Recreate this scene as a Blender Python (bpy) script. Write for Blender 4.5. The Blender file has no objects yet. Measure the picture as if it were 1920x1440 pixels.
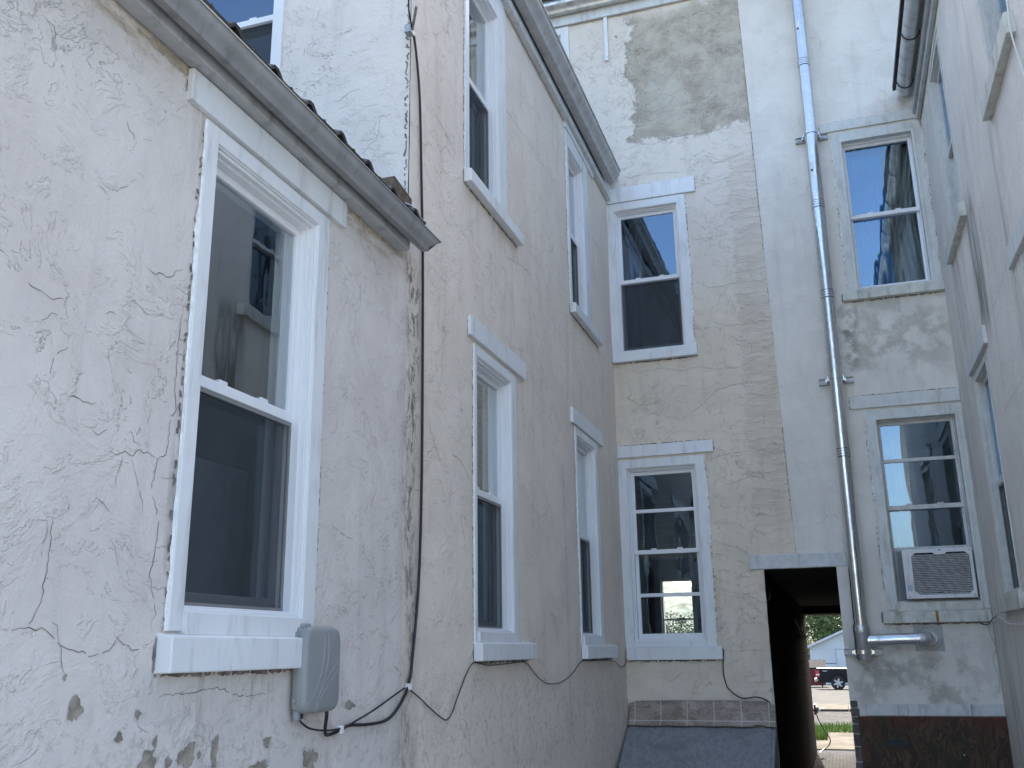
import bpy, bmesh, math, random
import numpy as np
from mathutils import Vector, Matrix
rad = math.radians
random.seed(7)
scene = bpy.context.scene
COL = scene.collection

# ------------------------------------------------------------------ camera
cam_d = bpy.data.cameras.new('camera')
cam_d.sensor_width = 36.0
cam_d.lens = 1805.0 / 1920.0 * 36.0
cam_d.clip_start = 0.05
cam_d.clip_end = 4000
cam = bpy.data.objects.new('camera', cam_d)
COL.objects.link(cam)
cam.matrix_world = (Matrix.Translation((0, 0, 1.65)) @ Matrix.Rotation(0.3159, 4, 'Z')
                    @ Matrix.Rotation(math.pi / 2 + 0.2706, 4, 'X') @ Matrix.Rotation(-0.0143, 4, 'Z'))
scene.camera = cam

# ------------------------------------------------------------------ sky, sun, exposure
SUN_EL, SUN_AZ = 40.0, -4.0            # the sun stands behind the back house, so the yard is in open shade
world = bpy.data.worlds.new('World')
scene.world = world
world.use_nodes = True
wn = world.node_tree
bg = wn.nodes['Background']
sky = wn.nodes.new('ShaderNodeTexSky')
sky.sky_type = 'NISHITA'
sky.sun_disc = False
sky.sun_elevation = rad(SUN_EL)
sky.sun_rotation = rad(SUN_AZ)
sky.air_density = 1.0
sky.dust_density = 3.5
sky.ozone_density = 1.0
wn.links.new(sky.outputs[0], bg.inputs['Color'])
bg.inputs['Strength'].default_value = 0.15
sun_d = bpy.data.lights.new('sun', 'SUN')
sun_d.energy = 3.2
sun_d.angle = rad(0.5)
sun_d.color = (1.0, 0.93, 0.82)
sun = bpy.data.objects.new('sun', sun_d)
COL.objects.link(sun)
sdir = Vector((math.sin(rad(SUN_AZ)) * math.cos(rad(SUN_EL)), math.cos(rad(SUN_AZ)) * math.cos(rad(SUN_EL)), math.sin(rad(SUN_EL))))
sun.rotation_euler = sdir.to_track_quat('Z', 'Y').to_euler()
sun.location = sdir * 60
vs = scene.view_settings
vs.view_transform = 'Standard'
vs.look = 'None'
vs.exposure = 2.1
vs.gamma = 1.0

# ------------------------------------------------------------------ node helper
class NT:
    def __init__(s, name):
        s.mat = bpy.data.materials.new(name)
        s.mat.use_nodes = True
        s.t = s.mat.node_tree
        s.bsdf = s.t.nodes['Principled BSDF']
        s.out = s.t.nodes['Material Output']
    def put(s, sock, v):
        if v is None: return
        if isinstance(v, bpy.types.NodeSocket): s.t.links.new(v, sock)
        elif isinstance(v, (tuple, list)) and len(v) == 3 and sock.type == 'RGBA': sock.default_value = (*v, 1)
        else: sock.default_value = v
    def node(s, typ, props=None, **ins):
        n = s.t.nodes.new(typ)
        for k, v in (props or {}).items(): setattr(n, k, v)
        for k, v in ins.items():
            s.put(n.inputs[int(k[1:])] if k[0] == '_' else n.inputs[k], v)
        return n
    def pos(s):
        if not hasattr(s, '_p'): s._p = s.node('ShaderNodeNewGeometry').outputs['Position']
        return s._p
    def sep(s, v=None):
        return s.node('ShaderNodeSeparateXYZ', None, _0=v or s.pos()).outputs
    def scl(s, v, xyz, rot=(0, 0, 0)):
        n = s.node('ShaderNodeMapping', None, Vector=v)
        n.inputs['Scale'].default_value = xyz
        n.inputs['Rotation'].default_value = rot
        return n.outputs[0]
    def noise(s, v, scale, detail=3, rough=.55, dist=0, col=False):
        n = s.node('ShaderNodeTexNoise', None, Vector=v, Scale=float(scale), Detail=float(detail), Roughness=float(rough), Distortion=float(dist))
        return n.outputs['Color' if col else 'Fac']
    def vor(s, v, scale, feat='DISTANCE_TO_EDGE'):
        return s.node('ShaderNodeTexVoronoi', {'feature': feat}, Vector=v, Scale=float(scale)).outputs['Distance']
    def m(s, op, a, b=None, c=None, clamp=False):
        n = s.t.nodes.new('ShaderNodeMath'); n.operation = op; n.use_clamp = clamp
        for i, x in enumerate((a, b, c)):
            if x is not None: s.put(n.inputs[i], x)
        return n.outputs[0]
    def ramp(s, x, a, b, lo=0., hi=1.):
        n = s.t.nodes.new('ShaderNodeMapRange'); n.interpolation_type = 'SMOOTHSTEP'
        s.put(n.inputs[0], x)
        if a <= b:
            vals = (a, b, lo, hi)
        else:
            vals = (b, a, hi, lo)
        for i, v in enumerate(vals): n.inputs[i + 1].default_value = v
        return n.outputs[0]
    def mix(s, f, a, b, mode='MIX'):
        n = s.t.nodes.new('ShaderNodeMix'); n.data_type = 'RGBA'; n.blend_type = mode
        s.put(n.inputs[0], f); s.put(n.inputs[6], a); s.put(n.inputs[7], b)
        return n.outputs[2]
    def addv(s, a, b):
        n = s.t.nodes.new('ShaderNodeVectorMath'); n.operation = 'ADD'
        s.put(n.inputs[0], a); s.put(n.inputs[1], b)
        return n.outputs[0]
    def mulv(s, a, k):
        n = s.t.nodes.new('ShaderNodeVectorMath'); n.operation = 'SCALE'
        s.put(n.inputs[0], a); n.inputs['Scale'].default_value = k
        return n.outputs[0]
    def warp(s, v, scale, amt, detail=2):
        n = s.noise(v, scale, detail, col=True)
        c = s.addv(n, (-.5, -.5, -.5))
        return s.addv(v, s.mulv(c, amt))
    def band(s, x, a, b, soft):
        return s.m('MULTIPLY', s.ramp(x, a - soft, a + soft), s.ramp(x, b + soft, b - soft))
    def bump(s, h, dist, strength=1., prev=None):
        n = s.node('ShaderNodeBump', None, Height=h, Distance=float(dist), Strength=float(strength))
        if prev: s.put(n.inputs['Normal'], prev)
        return n.outputs[0]
    def set(s, color=None, rough=None, metal=None, normal=None, spec=None):
        s.put(s.bsdf.inputs['Base Color'], color)
        s.put(s.bsdf.inputs['Roughness'], rough)
        s.put(s.bsdf.inputs['Metallic'], metal)
        s.put(s.bsdf.inputs['Normal'], normal)
        s.put(s.bsdf.inputs['Specular IOR Level'], spec)
        return s.mat

def plain(name, col, rough=.6, metal=0., var=.12, scale=6., bump=0., bscale=60., grime=None, spec=None):
    t = NT(name)
    p = t.pos()
    k = t.ramp(t.noise(p, scale, 4), .3, .7)
    c = t.mix(k, tuple(x * (1 - var) for x in col), tuple(min(1, x * (1 + var)) for x in col))
    if grime:
        g = t.noise(t.scl(p, (3, 3, .6)), 5, 5, .65)
        c = t.mix(t.m('MULTIPLY', t.ramp(g, .5, .72), grime[1]), c, grime[0])
    n = None
    if bump: n = t.bump(t.noise(p, bscale, 3), bump)
    r = t.ramp(t.noise(p, scale * 2.3, 3), .3, .7, max(.02, rough * .85), min(1, rough * 1.15))
    return t.set(c, r, metal, n, spec)

# ------------------------------------------------------------------ stucco
def stucco(name, a, b, dirt, side, ledge=1.0, stroke=1.0, grain=.4, kind='left', crackcol=None):
    """side: which axis runs along the wall ('x' or 'y')."""
    t = NT(name)
    p = t.pos()
    x, y, z = t.sep()
    al = x if side == 'x' else y
    pw = t.warp(p, 2.3, .28)
    # blotchy lime paint, two tones
    bl = t.noise(pw, 2.2, 5, .68)
    col = t.mix(t.ramp(bl, .36, .64), a, b)
    # trowelled layers: torn edges of thin coats, sharp in places and feathered out elsewhere
    und = t.noise(pw, 11, 5, .72)
    n1 = t.noise(pw, 3.4, 6, .66, .25)
    shp = t.ramp(t.noise(p, 2.3, 3), .47, .6)
    s1 = t.ramp(n1, .49, .502); s0 = t.ramp(n1, .40, .60)
    l1 = t.m('MULTIPLY_ADD', t.m('SUBTRACT', s1, s0), shp, s0)
    # short trowel chatter
    if side == 'y': ps = t.scl(pw, (1, 8, 15), (rad(38), 0, 0))
    else: ps = t.scl(pw, (7.0, 1, 15), (0, rad(-12), 0))
    n3 = t.noise(ps, 1.0, 4, .6, .5)
    l2 = t.m('MULTIPLY', t.ramp(n3, .55, .57), t.ramp(und, .46, .56))
    li = t.ramp(t.m('ABSOLUTE', t.m('SUBTRACT', n1, .496)), .006, .001)
    lines = t.m('MULTIPLY', t.m('MULTIPLY', li, shp), t.ramp(n3, .46, .54))
    fine = t.noise(p, 150, 2, .6)
    h = t.m('MULTIPLY', l1, .5 * ledge)
    h = t.m('MULTIPLY_ADD', l2, .34 * ledge, h)
    h = t.m('MULTIPLY_ADD', lines, -.3 * stroke, h)
    h = t.m('MULTIPLY_ADD', und, 1.15 if kind in ('left', 'back', 'plain') else .8, h)
    h = t.m('MULTIPLY_ADD', fine, grain * .14, h)
    cr = crackcol or dirt
    col = t.mix(t.m('MULTIPLY', lines, .3 * stroke), col, cr)
    # washed-down grime in vertical streaks
    sv = t.scl(p, (9, 9, .9))
    sn = t.noise(sv, 1.0, 4, .62, .3)
    gk = .22 if kind == 'right' else .15
    if kind == 'grey': gk = .16
    col = t.mix(t.m('MULTIPLY', t.ramp(sn, .5, .75), gk), col, dirt)
    spot = t.m('MULTIPLY', t.ramp(t.noise(p, 38, 3, .7), .68, .76), .25)
    col = t.mix(spot, col, dirt)
    if kind == 'left':
        # damp black-green run under the open gutter end, along the joint of the two houses
        wob = t.m('MULTIPLY', t.m('SUBTRACT', t.noise(p, 2.6, 4), .5), .22)
        c = t.m('ADD', t.m('SUBTRACT', al, 3.795), wob)
        wid = t.band(c, -.055, .06, .05)
        zz = t.m('MULTIPLY', t.ramp(z, 3.45, 3.35), t.ramp(z, .9, 1.3))
        br = t.ramp(t.noise(t.scl(p, (1, 26, 11)), 1, 6, .75, .7), .47, .57)
        amt = t.ramp(z, 1.2, 3.2, .5, .85)
        k = t.m('MULTIPLY', t.m('MULTIPLY', wid, zz), t.m('MULTIPLY', br, amt))
        col = t.mix(k, col, (.055, .05, .04))
        col = t.mix(t.m('MULTIPLY', t.m('MULTIPLY', t.band(c, -.1, .1, .08), zz), .22), col, (.16, .15, .13))
        # drips below the big sill
        d = t.m('MULTIPLY', t.band(al, 2.2, 2.95, .05), t.ramp(z, 1.35, 1.6))
        d = t.m('MULTIPLY', d, t.ramp(t.noise(t.scl(p, (1, 20, 2)), 1, 4, .7), .52, .72))
        col = t.mix(t.m('MULTIPLY', d, .6), col, (.13, .11, .09))
        d = t.m('MULTIPLY', t.band(z, 3.30, 3.45, .03), t.ramp(al, 3.75, 3.65))
        d = t.m('MULTIPLY', d, t.ramp(t.noise(t.scl(p, (1, 6, 20)), 1, 5, .7), .42, .6))
        col = t.mix(t.m('MULTIPLY', d, .7), col, (.36, .30, .22))
        # ageing, salt-worn bottom of the wall
        d = t.m('MULTIPLY', t.ramp(z, 1.62, 1.42), t.ramp(t.noise(p, 24, 6, .72), .52, .62))
        col = t.mix(t.m('MULTIPLY', d, .35), col, (.33, .30, .26))
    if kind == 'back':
        # paler, pinker tone fading in unevenly over the upper part
        pale_top = t.ramp(t.m('ADD', z, t.m('MULTIPLY', t.noise(p, 1.7, 4, .6), 1.6)), 5.0, 6.0)
        col = t.mix(t.m('MULTIPLY', pale_top, .5), col, t.mix(bl, (.68, .635, .585), (.76, .71, .66)))
        xw = t.m('ADD', x, t.m('MULTIPLY', t.m('SUBTRACT', t.noise(p, 3.2, 7, .72, .4), .5), .62))
        zw = t.m('ADD', z, t.m('MULTIPLY', t.m('SUBTRACT', t.noise(p, 3.6, 7, .7, .3), .5), .42))
        patch = t.m('MULTIPLY', t.band(xw, -1.43, .4, .02), t.m('MULTIPLY', t.ramp(zw, 6.27, 6.32), t.ramp(zw, 7.75, 7.6)))
        raw = t.mix(t.ramp(t.noise(pw, 4.5, 5, .65), .38, .64), (.53, .475, .385), (.40, .35, .28))
        gp = t.band(xw, -1.30, -.95, .06)
        raw = t.mix(t.m('MULTIPLY', t.m('MULTIPLY', gp, t.band(zw, 6.45, 6.95, .06)), .45), raw, (.56, .53, .45))
        raw = t.mix(t.m('MULTIPLY', lines, .6), raw, (.12, .11, .09))
        col = t.mix(patch, col, raw)
        # toothed brown-pink quoin strip beside the painted seam
        sw = t.m('ADD', x, t.m('MULTIPLY', t.m('SUBTRACT', t.noise(t.scl(p, (1, 1, 5)), 2.2, 3), .5), .22))
        strip = t.m('MULTIPLY', t.ramp(sw, -.60, -.57), t.m('MULTIPLY', t.ramp(z, 6.15, 5.9), t.ramp(z, 2.4, 2.9)))
        rb = t.noise(t.scl(t.warp(p, 5, .12), (3, 1, 26)), 1, 3, .5)
        col = t.mix(t.m('MULTIPLY', strip, .4), col, t.mix(t.ramp(rb, .4, .6), (.52, .435, .35), (.66, .57, .48)))
        h = t.m('MULTIPLY_ADD', t.m('MULTIPLY', strip, t.ramp(rb, .44, .56)), .5, h)
        h = t.m('MULTIPLY_ADD', t.m('MULTIPLY', patch, t.noise(pw, 9, 6, .7, 1.2)), 1.4, h)
        h = t.m('SUBTRACT', h, t.m('MULTIPLY', patch, 2.0))
        # rust-brown run below the big gutter's end
        d = t.m('MULTIPLY', t.band(x, -1.72, -1.3, .1), t.band(z, 5.95, 6.2, .1))
        col = t.mix(t.m('MULTIPLY', t.m('MULTIPLY', d, t.ramp(t.noise(p, 9, 4), .45, .65)), .35), col, (.30, .24, .17))
    if kind == 'grey':
        # soot and damp: under the upper sill, around the duct outlet, at the foot
        def blob(xa, xb, za, zb, s, amt, c, thr=(.42, .62), sc=6):
            nonlocal col
            wx = t.m('ADD', x, t.m('MULTIPLY', t.m('SUBTRACT', t.noise(p, 3, 4), .5), .35))
            wz = t.m('ADD', z, t.m('MULTIPLY', t.m('SUBTRACT', t.noise(p, 2.5, 4), .5), .5))
            k = t.m('MULTIPLY', t.m('MULTIPLY', t.band(wx, xa, xb, s), t.band(wz, za, zb, s * 1.6)), t.ramp(t.noise(p, sc, 5, .65), *thr))
            col = t.mix(t.m('MULTIPLY', k, amt), col, c)
        blob(.28, .40, 3.95, 4.45, .05, .75, (.14, .13, .11))
        blob(.35, 1.1, 3.85, 4.3, .2, .4, (.30, .26, .18))
        blob(.22, 1.1, 3.9, 4.46, .1, .25, (.24, .22, .19))
        blob(.1, .5, 1.3, 1.6, .12, .55, (.24, .22, .19))
        blob(.05, 1.1, 1.15, 1.75, .2, .35, (.26, .24, .22))
        blob(.55, .85, 1.2, 1.5, .08, .5, (.25, .20, .14))
        blob(.28, .42, 1.7, 1.85, .04, .7, (.13, .12, .10))
        blob(.8, 1.12, 6.15, 6.35, .08, .6, (.28, .20, .12))
    if kind == 'right':
        col = t.mix(t.m('MULTIPLY', t.ramp(t.noise(p, 95, 2, .7), .52, .68), .28), col, dirt)
        def run(ya, yb, za, zb, amt, c, lo=.40, hi=.6):
            nonlocal col
            wy = t.m('ADD', y, t.m('MULTIPLY', t.m('SUBTRACT', t.noise(t.scl(p, (1, 1, .3)), 3, 3), .5), .2))
            k = t.m('MULTIPLY', t.band(wy, ya, yb, .05), t.band(z, za, zb, .15))
            k = t.m('MULTIPLY', k, t.ramp(t.noise(t.scl(p, (1, 8, .9)), 1, 5, .7, .4), lo, hi))
            col = t.mix(t.m('MULTIPLY', k, amt), col, c)
        run(7.55, 8.3, 1.0, 6.2, .32, (.30, .29, .275), .42, .7)
        run(6.4, 6.75, 3.6, 4.5, .8, (.17, .16, .14), .35, .55)
        run(7.3, 7.7, 3.7, 4.45, .5, (.2, .19, .17))
        run(6.85, 7.2, 3.85, 4.4, .6, (.84, .80, .72))
        run(5.35, 5.6, 3.2, 4.5, .5, (.24, .22, .18))
        run(7.3, 8.3, .3, 2.0, .4, (.24, .23, .22), .42, .7)
        h = t.m('MULTIPLY_ADD', t.noise(t.scl(p, (75, 75, 30)), 1, 3, .65), .8, h)
    n = t.bump(h, .0052 if kind == 'left' else .0066, 1.0)
    return t.set(col, .88, 0., n, .25)

# ------------------------------------------------------------------ materials
PINK = stucco('painted_stucco_left', (.685, .63, .585), (.62, .565, .525), (.20, .18, .16), 'y', 1.0, 1.0, .3, 'left')
ROSE = stucco('painted_stucco_tall', (.80, .71, .61), (.73, .645, .55), (.20, .175, .145), 'y', 1.0, 1.0, .3, 'left')
FRONTM = stucco('painted_stucco_front', (.74, .69, .635), (.68, .63, .58), (.22, .19, .17), 'x', .9, .9, .3, 'plain')
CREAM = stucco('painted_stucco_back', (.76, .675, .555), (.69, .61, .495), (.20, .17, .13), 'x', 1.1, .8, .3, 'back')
GREYM = stucco('painted_stucco_grey', (.76, .725, .66), (.68, .645, .585), (.20, .19, .18), 'x', .45, .25, .6, 'grey')
ROUGHM = stucco('painted_stucco_right', (.78, .73, .655), (.70, .655, .59), (.19, .18, .17), 'y', .12, .0, 2.2, 'right')
CRACK = plain('crack_dirt', (.20, .175, .15), .95, var=.5, scale=30)
MORTAR = plain('bare_mortar', (.30, .265, .215), .95, var=.3, scale=25, bump=.004, bscale=90)
MORTAR2 = plain('old_lime_edge', (.47, .40, .31), .95, var=.3, scale=30, bump=.004, bscale=60)
SMEAR = plain('white_paint_smear', (.78, .78, .77), .7, var=.12, scale=40, bump=.003, bscale=70)
WHITE = plain('white_trim_paint', (.74, .755, .76), .42, var=.03, scale=3, grime=((.36, .35, .31), .38))
VINYL = plain('white_vinyl', (.78, .79, .80), .35, var=.015, scale=3)
OLDWHITE = plain('weathered_trim_paint', (.62, .63, .60), .6, var=.06, scale=14, bump=.0015, bscale=50, grime=((.30, .28, .25), .45))
OLDGREY = plain('weathered_sash_paint', (.58, .58, .55), .6, var=.07, scale=18, bump=.0015, bscale=60, grime=((.25, .23, .2), .4))
SILLOLD = plain('dirty_sill_paint', (.58, .58, .52), .6, var=.12, scale=9, grime=((.20, .19, .13), .7))
SCREENFR = plain('screen_frame_grey', (.20, .20, .20), .5, var=.08)
DARKSASH = plain('lower_sash_behind_screen', (.22, .23, .24), .5, var=.06)
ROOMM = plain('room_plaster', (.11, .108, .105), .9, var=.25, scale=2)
ALUD = plain('weathered_gutter_enamel', (.26, .257, .25), .45, var=.1, scale=9, grime=((.07, .065, .06), .5))
ALU = plain('gutter_enamel', (.44, .435, .425), .38, var=.08, scale=9, grime=((.12, .115, .11), .45))
FASC = plain('eaves_board_paint', (.44, .45, .445), .6, var=.08, scale=5, grime=((.14, .13, .12), .5))
FASCW = plain('white_eaves_board', (.62, .64, .64), .5, var=.05, scale=5, grime=((.25, .24, .22), .4))
ROOFM = plain('dark_roof_metal', (.055, .05, .048), .7, var=.25, scale=8, bump=.003, bscale=40)
BLACKC = plain('black_cable_jacket', (.012, .012, .014), .45, var=.1)
GREYWIRE = plain('grey_wire', (.42, .42, .42), .5, var=.1)
WHITEC = plain('white_cable_jacket', (.72, .71, .68), .5, var=.1)
BOXGREY = plain('grey_utility_plastic', (.27, .28, .28), .5, var=.04, scale=5)
STEEL = plain('zinc_strut', (.40, .40, .40), .5, .6, var=.2, scale=30)
ACM = plain('ac_white_plastic', (.68, .69, .70), .45, var=.05, grime=((.35, .33, .29), .4))
ACFIN = plain('ac_fins', (.62, .625, .63), .42, .3, var=.1, scale=40, grime=((.25, .24, .22), .35))
ACDARK = plain('ac_dark_gap', (.03, .03, .032), .8)
CURT = plain('curtain_white', (.58, .565, .53), .9, var=.06)
CURTG = plain('curtain_grey_green', (.20, .215, .19), .9, var=.2, scale=3)
CURTT = plain('curtain_tan', (.46, .38, .25), .9, var=.2, scale=3)
CURTB = plain('curtain_blue', (.03, .15, .32), .85, var=.2, scale=4)
REDM = plain('red_cloth', (.42, .04, .03), .9)
BLUEDOOR = None


def galvan(name, rough):
    t = NT(name); p = t.pos()
    v = t.node('ShaderNodeTexVoronoi', None, Vector=p, Scale=75.).outputs['Color']
    s0 = t.sep(v)[0]
    k = t.noise(t.scl(p, (6, 6, 1.2)), 2, 5, .6)
    c = t.mix(t.m('MULTIPLY', t.ramp(s0, .2, .9), .25), (.60, .605, .60), (.74, .74, .74))
    c = t.mix(t.m('MULTIPLY', t.ramp(k, .5, .7), .45), c, (.36, .355, .34))
    return t.set(c, t.ramp(k, .3, .7, rough * .7, rough * 1.5), .95, t.bump(t.noise(p, 9, 2), .004))
GALV = galvan('galvanised_duct', .2)
GALVD = galvan('dull_galvanised_gutter', .42)

def glass(name, r0, wav=.0, tint=(.86, .9, .9), gcol=(.6, .8, 1.)):
    t = NT(name)
    t.t.nodes.remove(t.bsdf)
    lw = t.node('ShaderNodeLayerWeight', None, Blend=.5).outputs['Facing']
    f = t.m('MULTIPLY_ADD', t.m('POWER', lw, 4.), 1 - r0, r0, True)
    gl = t.node('ShaderNodeBsdfGlossy', None, Color=gcol, Roughness=.012)
    if wav:
        b = t.bump(t.noise(t.scl(t.pos(), (1, 1, .35)), 5.5, 2), wav)
        t.put(gl.inputs['Normal'], b)
    tr = t.node('ShaderNodeBsdfTransparent', None, Color=tint)
    mx = t.node('ShaderNodeMixShader')
    t.put(mx.inputs[0], f); t.put(mx.inputs[1], tr.outputs[0]); t.put(mx.inputs[2], gl.outputs[0])
    t.t.links.new(mx.outputs[0], t.out.inputs['Surface'])
    return t.mat
GLASS = glass('window_glass', .22, .0008, (.86, .9, .9), (.55, .76, 1.))
GLASSL = glass('window_glass_side', .30, .0008, (.86, .9, .9), (.92, .97, 1.))
GLASSLOW = glass('window_glass_inner', .11, .0012)
GLASSOLD = glass('old_wavy_glass', .22, .0011)

def screenmat():
    t = NT('insect_screen_mesh')
    t.t.nodes.remove(t.bsdf)
    d = t.node('ShaderNodeBsdfDiffuse', None, Color=(.075, .085, .095))
    tr = t.node('ShaderNodeBsdfTransparent', None, Color=(1., 1., 1.))
    mx = t.node('ShaderNodeMixShader'); mx.inputs[0].default_value = .5
    t.put(mx.inputs[1], tr.outputs[0]); t.put(mx.inputs[2], d.outputs[0])
    t.t.links.new(mx.outputs[0], t.out.inputs['Surface'])
    return t.mat
SCREEN = screenmat()

def brick(name, c1, c2, mort, scale, axis='y', bumpd=.01, rotx=False, bw=.5, rh=.25, msz=.02):
    t = NT(name); x, y, z = t.sep()
    cmb = t.node('ShaderNodeCombineXYZ')
    a, b = {'y': (y, z), 'x': (x, z), 'f': (x, y)}[axis]
    t.put(cmb.inputs[0], a); t.put(cmb.inputs[1], b)
    v = t.warp(cmb.outputs[0], 6, .02)
    br = t.node('ShaderNodeTexBrick', None, Vector=v, Scale=float(scale), **{'Brick Width': bw, 'Row Height': rh, 'Mortar Size': msz, 'Mortar Smooth': .3})
    t.put(br.inputs['Color1'], c1); t.put(br.inputs['Color2'], c2); t.put(br.inputs['Mortar'], mort)
    n = t.noise(t.pos(), 18, 5, .65)
    col = t.mix(t.m('MULTIPLY', t.ramp(n, .4, .7), .5), br.outputs['Color'], tuple(q * .45 for q in c1))
    h = t.m('MULTIPLY_ADD', br.outputs['Fac'], -1., t.m('MULTIPLY', n, .6))
    return t.set(col, .95, 0., t.bump(h, bumpd), .06)
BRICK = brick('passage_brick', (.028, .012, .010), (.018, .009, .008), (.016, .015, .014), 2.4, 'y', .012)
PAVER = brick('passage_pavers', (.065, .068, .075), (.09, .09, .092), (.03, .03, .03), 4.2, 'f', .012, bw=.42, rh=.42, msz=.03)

def planks():
    t = NT('passage_ceiling_boards'); x, y, z = t.sep()
    n = t.noise(t.scl(t.pos(), (25, 2, 5)), 1, 5, .65)
    gap = t.ramp(t.m('FRACT', t.m('MULTIPLY', x, 8.)), .0, .08)
    c = t.mix(n, (.035, .03, .026), (.018, .016, .014))
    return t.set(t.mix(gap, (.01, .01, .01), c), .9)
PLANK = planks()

def plywood():
    t = NT('rotting_plywood'); p = t.pos(); x, y, z = t.sep()
    w = t.warp(t.scl(p, (1.7, 1, 1.)), 2.6, .55, 3)
    g = t.noise(t.scl(w, (4.2, 1, 1.1)), 1.4, 2, .45, .4)
    rings = t.m('SINE', t.m('MULTIPLY', g, 85.))
    c = t.mix(t.ramp(rings, -.5, .9), (.085, .05, .027), (.035, .022, .013))
    c = t.mix(t.m('MULTIPLY', t.ramp(t.noise(p, 3.5, 5, .65), .44, .62), .75), c, (.022, .026, .012))
    c = t.mix(t.m('MULTIPLY', t.m('MULTIPLY', t.ramp(z, 1.0, 1.15), t.ramp(t.noise(p, 7, 4), .35, .6)), .8), c, (.12, .03, .018))
    c = t.mix(t.m('MULTIPLY', t.m('MULTIPLY', t.ramp(x, .3, .05), t.ramp(t.noise(p, 9, 4), .45, .6)), .5), c, (.10, .03, .018))
    return t.set(c, .75, 0., t.bump(t.m('ADD', t.m('MULTIPLY', rings, .25), t.noise(p, 60, 4)), .004))
PLY = plywood()

def flash_tile():
    t = NT('stone_look_flashing'); p = t.pos(); x, y, z = t.sep()
    cell = t.node('ShaderNodeTexVoronoi', None, Vector=t.scl(p, (4.7, 0, 0)), Scale=1.).outputs['Color']
    w = t.warp(p, 7, .2)
    n = t.noise(t.scl(w, (4, 4, 14)), 1.4, 6, .7, .8)
    c = t.mix(t.ramp(n, .36, .64), (.21, .165, .13), (.44, .37, .305))
    c = t.mix(t.m('MULTIPLY', t.sep(cell)[0], .4), c, (.19, .15, .12))
    fx = t.m('FRACT', t.m('MULTIPLY', t.m('ADD', x, 1.76), 1 / .212))
    gx = t.m('LESS_THAN', t.m('ABSOLUTE', t.m('SUBTRACT', fx, .5)), .016)
    gz = t.m('LESS_THAN', t.m('ABSOLUTE', t.m('SUBTRACT', z, 1.095)), .0035)
    c = t.mix(t.m('MULTIPLY', t.m('MAXIMUM', gx, gz), .8), c, (.58, .55, .5))
    return t.set(c, .6, 0., t.bump(n, .003))
FLASH = flash_tile()

def bulkmat():
    t = NT('blue_grey_bulkhead_panel'); p = t.pos()
    n = t.noise(t.scl(t.warp(p, 3, .2), (20, 9, 9), (0, 0, rad(35))), 1.6, 4, .6, .8)
    n2 = t.noise(p, 3, 4)
    c = t.mix(t.ramp(n, .38, .62), (.20, .207, .217), (.265, .272, .282))
    c = t.mix(t.m('MULTIPLY', t.ramp(n2, .5, .7), .4), c, (.13, .135, .142))
    return t.set(c, .62, 0., t.bump(n, .003))
BULK = bulkmat()
LINTELW = plain('peeling_white_beam', (.60, .615, .61), .7, var=.08, scale=20, bump=.003, bscale=30, grime=((.24, .23, .21), .6))

# ------------------------------------------------------------------ object helpers
ORG = {}
def empty(name, loc, label, cat, group=None):
    o = bpy.data.objects.new(name, None); COL.objects.link(o)
    o.empty_display_size = .2
    o.location = loc
    ORG[o.name] = Vector(loc)
    tag(o, label, cat, group)
    return o
def tag(o, label=None, cat=None, group=None, kind=None):
    if label: o['label'] = label
    if cat: o['category'] = cat
    if group: o['group'] = group
    if kind: o['kind'] = kind
    return o
def FL(u, v, n): return (-1.715 + n, u, v)        # left walls,   u = Y
def FB(u, v, n): return (u, 8.2 - n, v)            # back walls,   u = X
def FR(u, v, n): return (1.085 - n, -u, v)         # right wall,   u = -Y
def FF(u, v, n): return (u, 3.73 - n, v)           # end wall of the tall wing above the low roof
def FS(u, v, n): return (-u, 17.2 + n, v)          # street front of the row
def FI(u, v, n): return (u, v, n)

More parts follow.
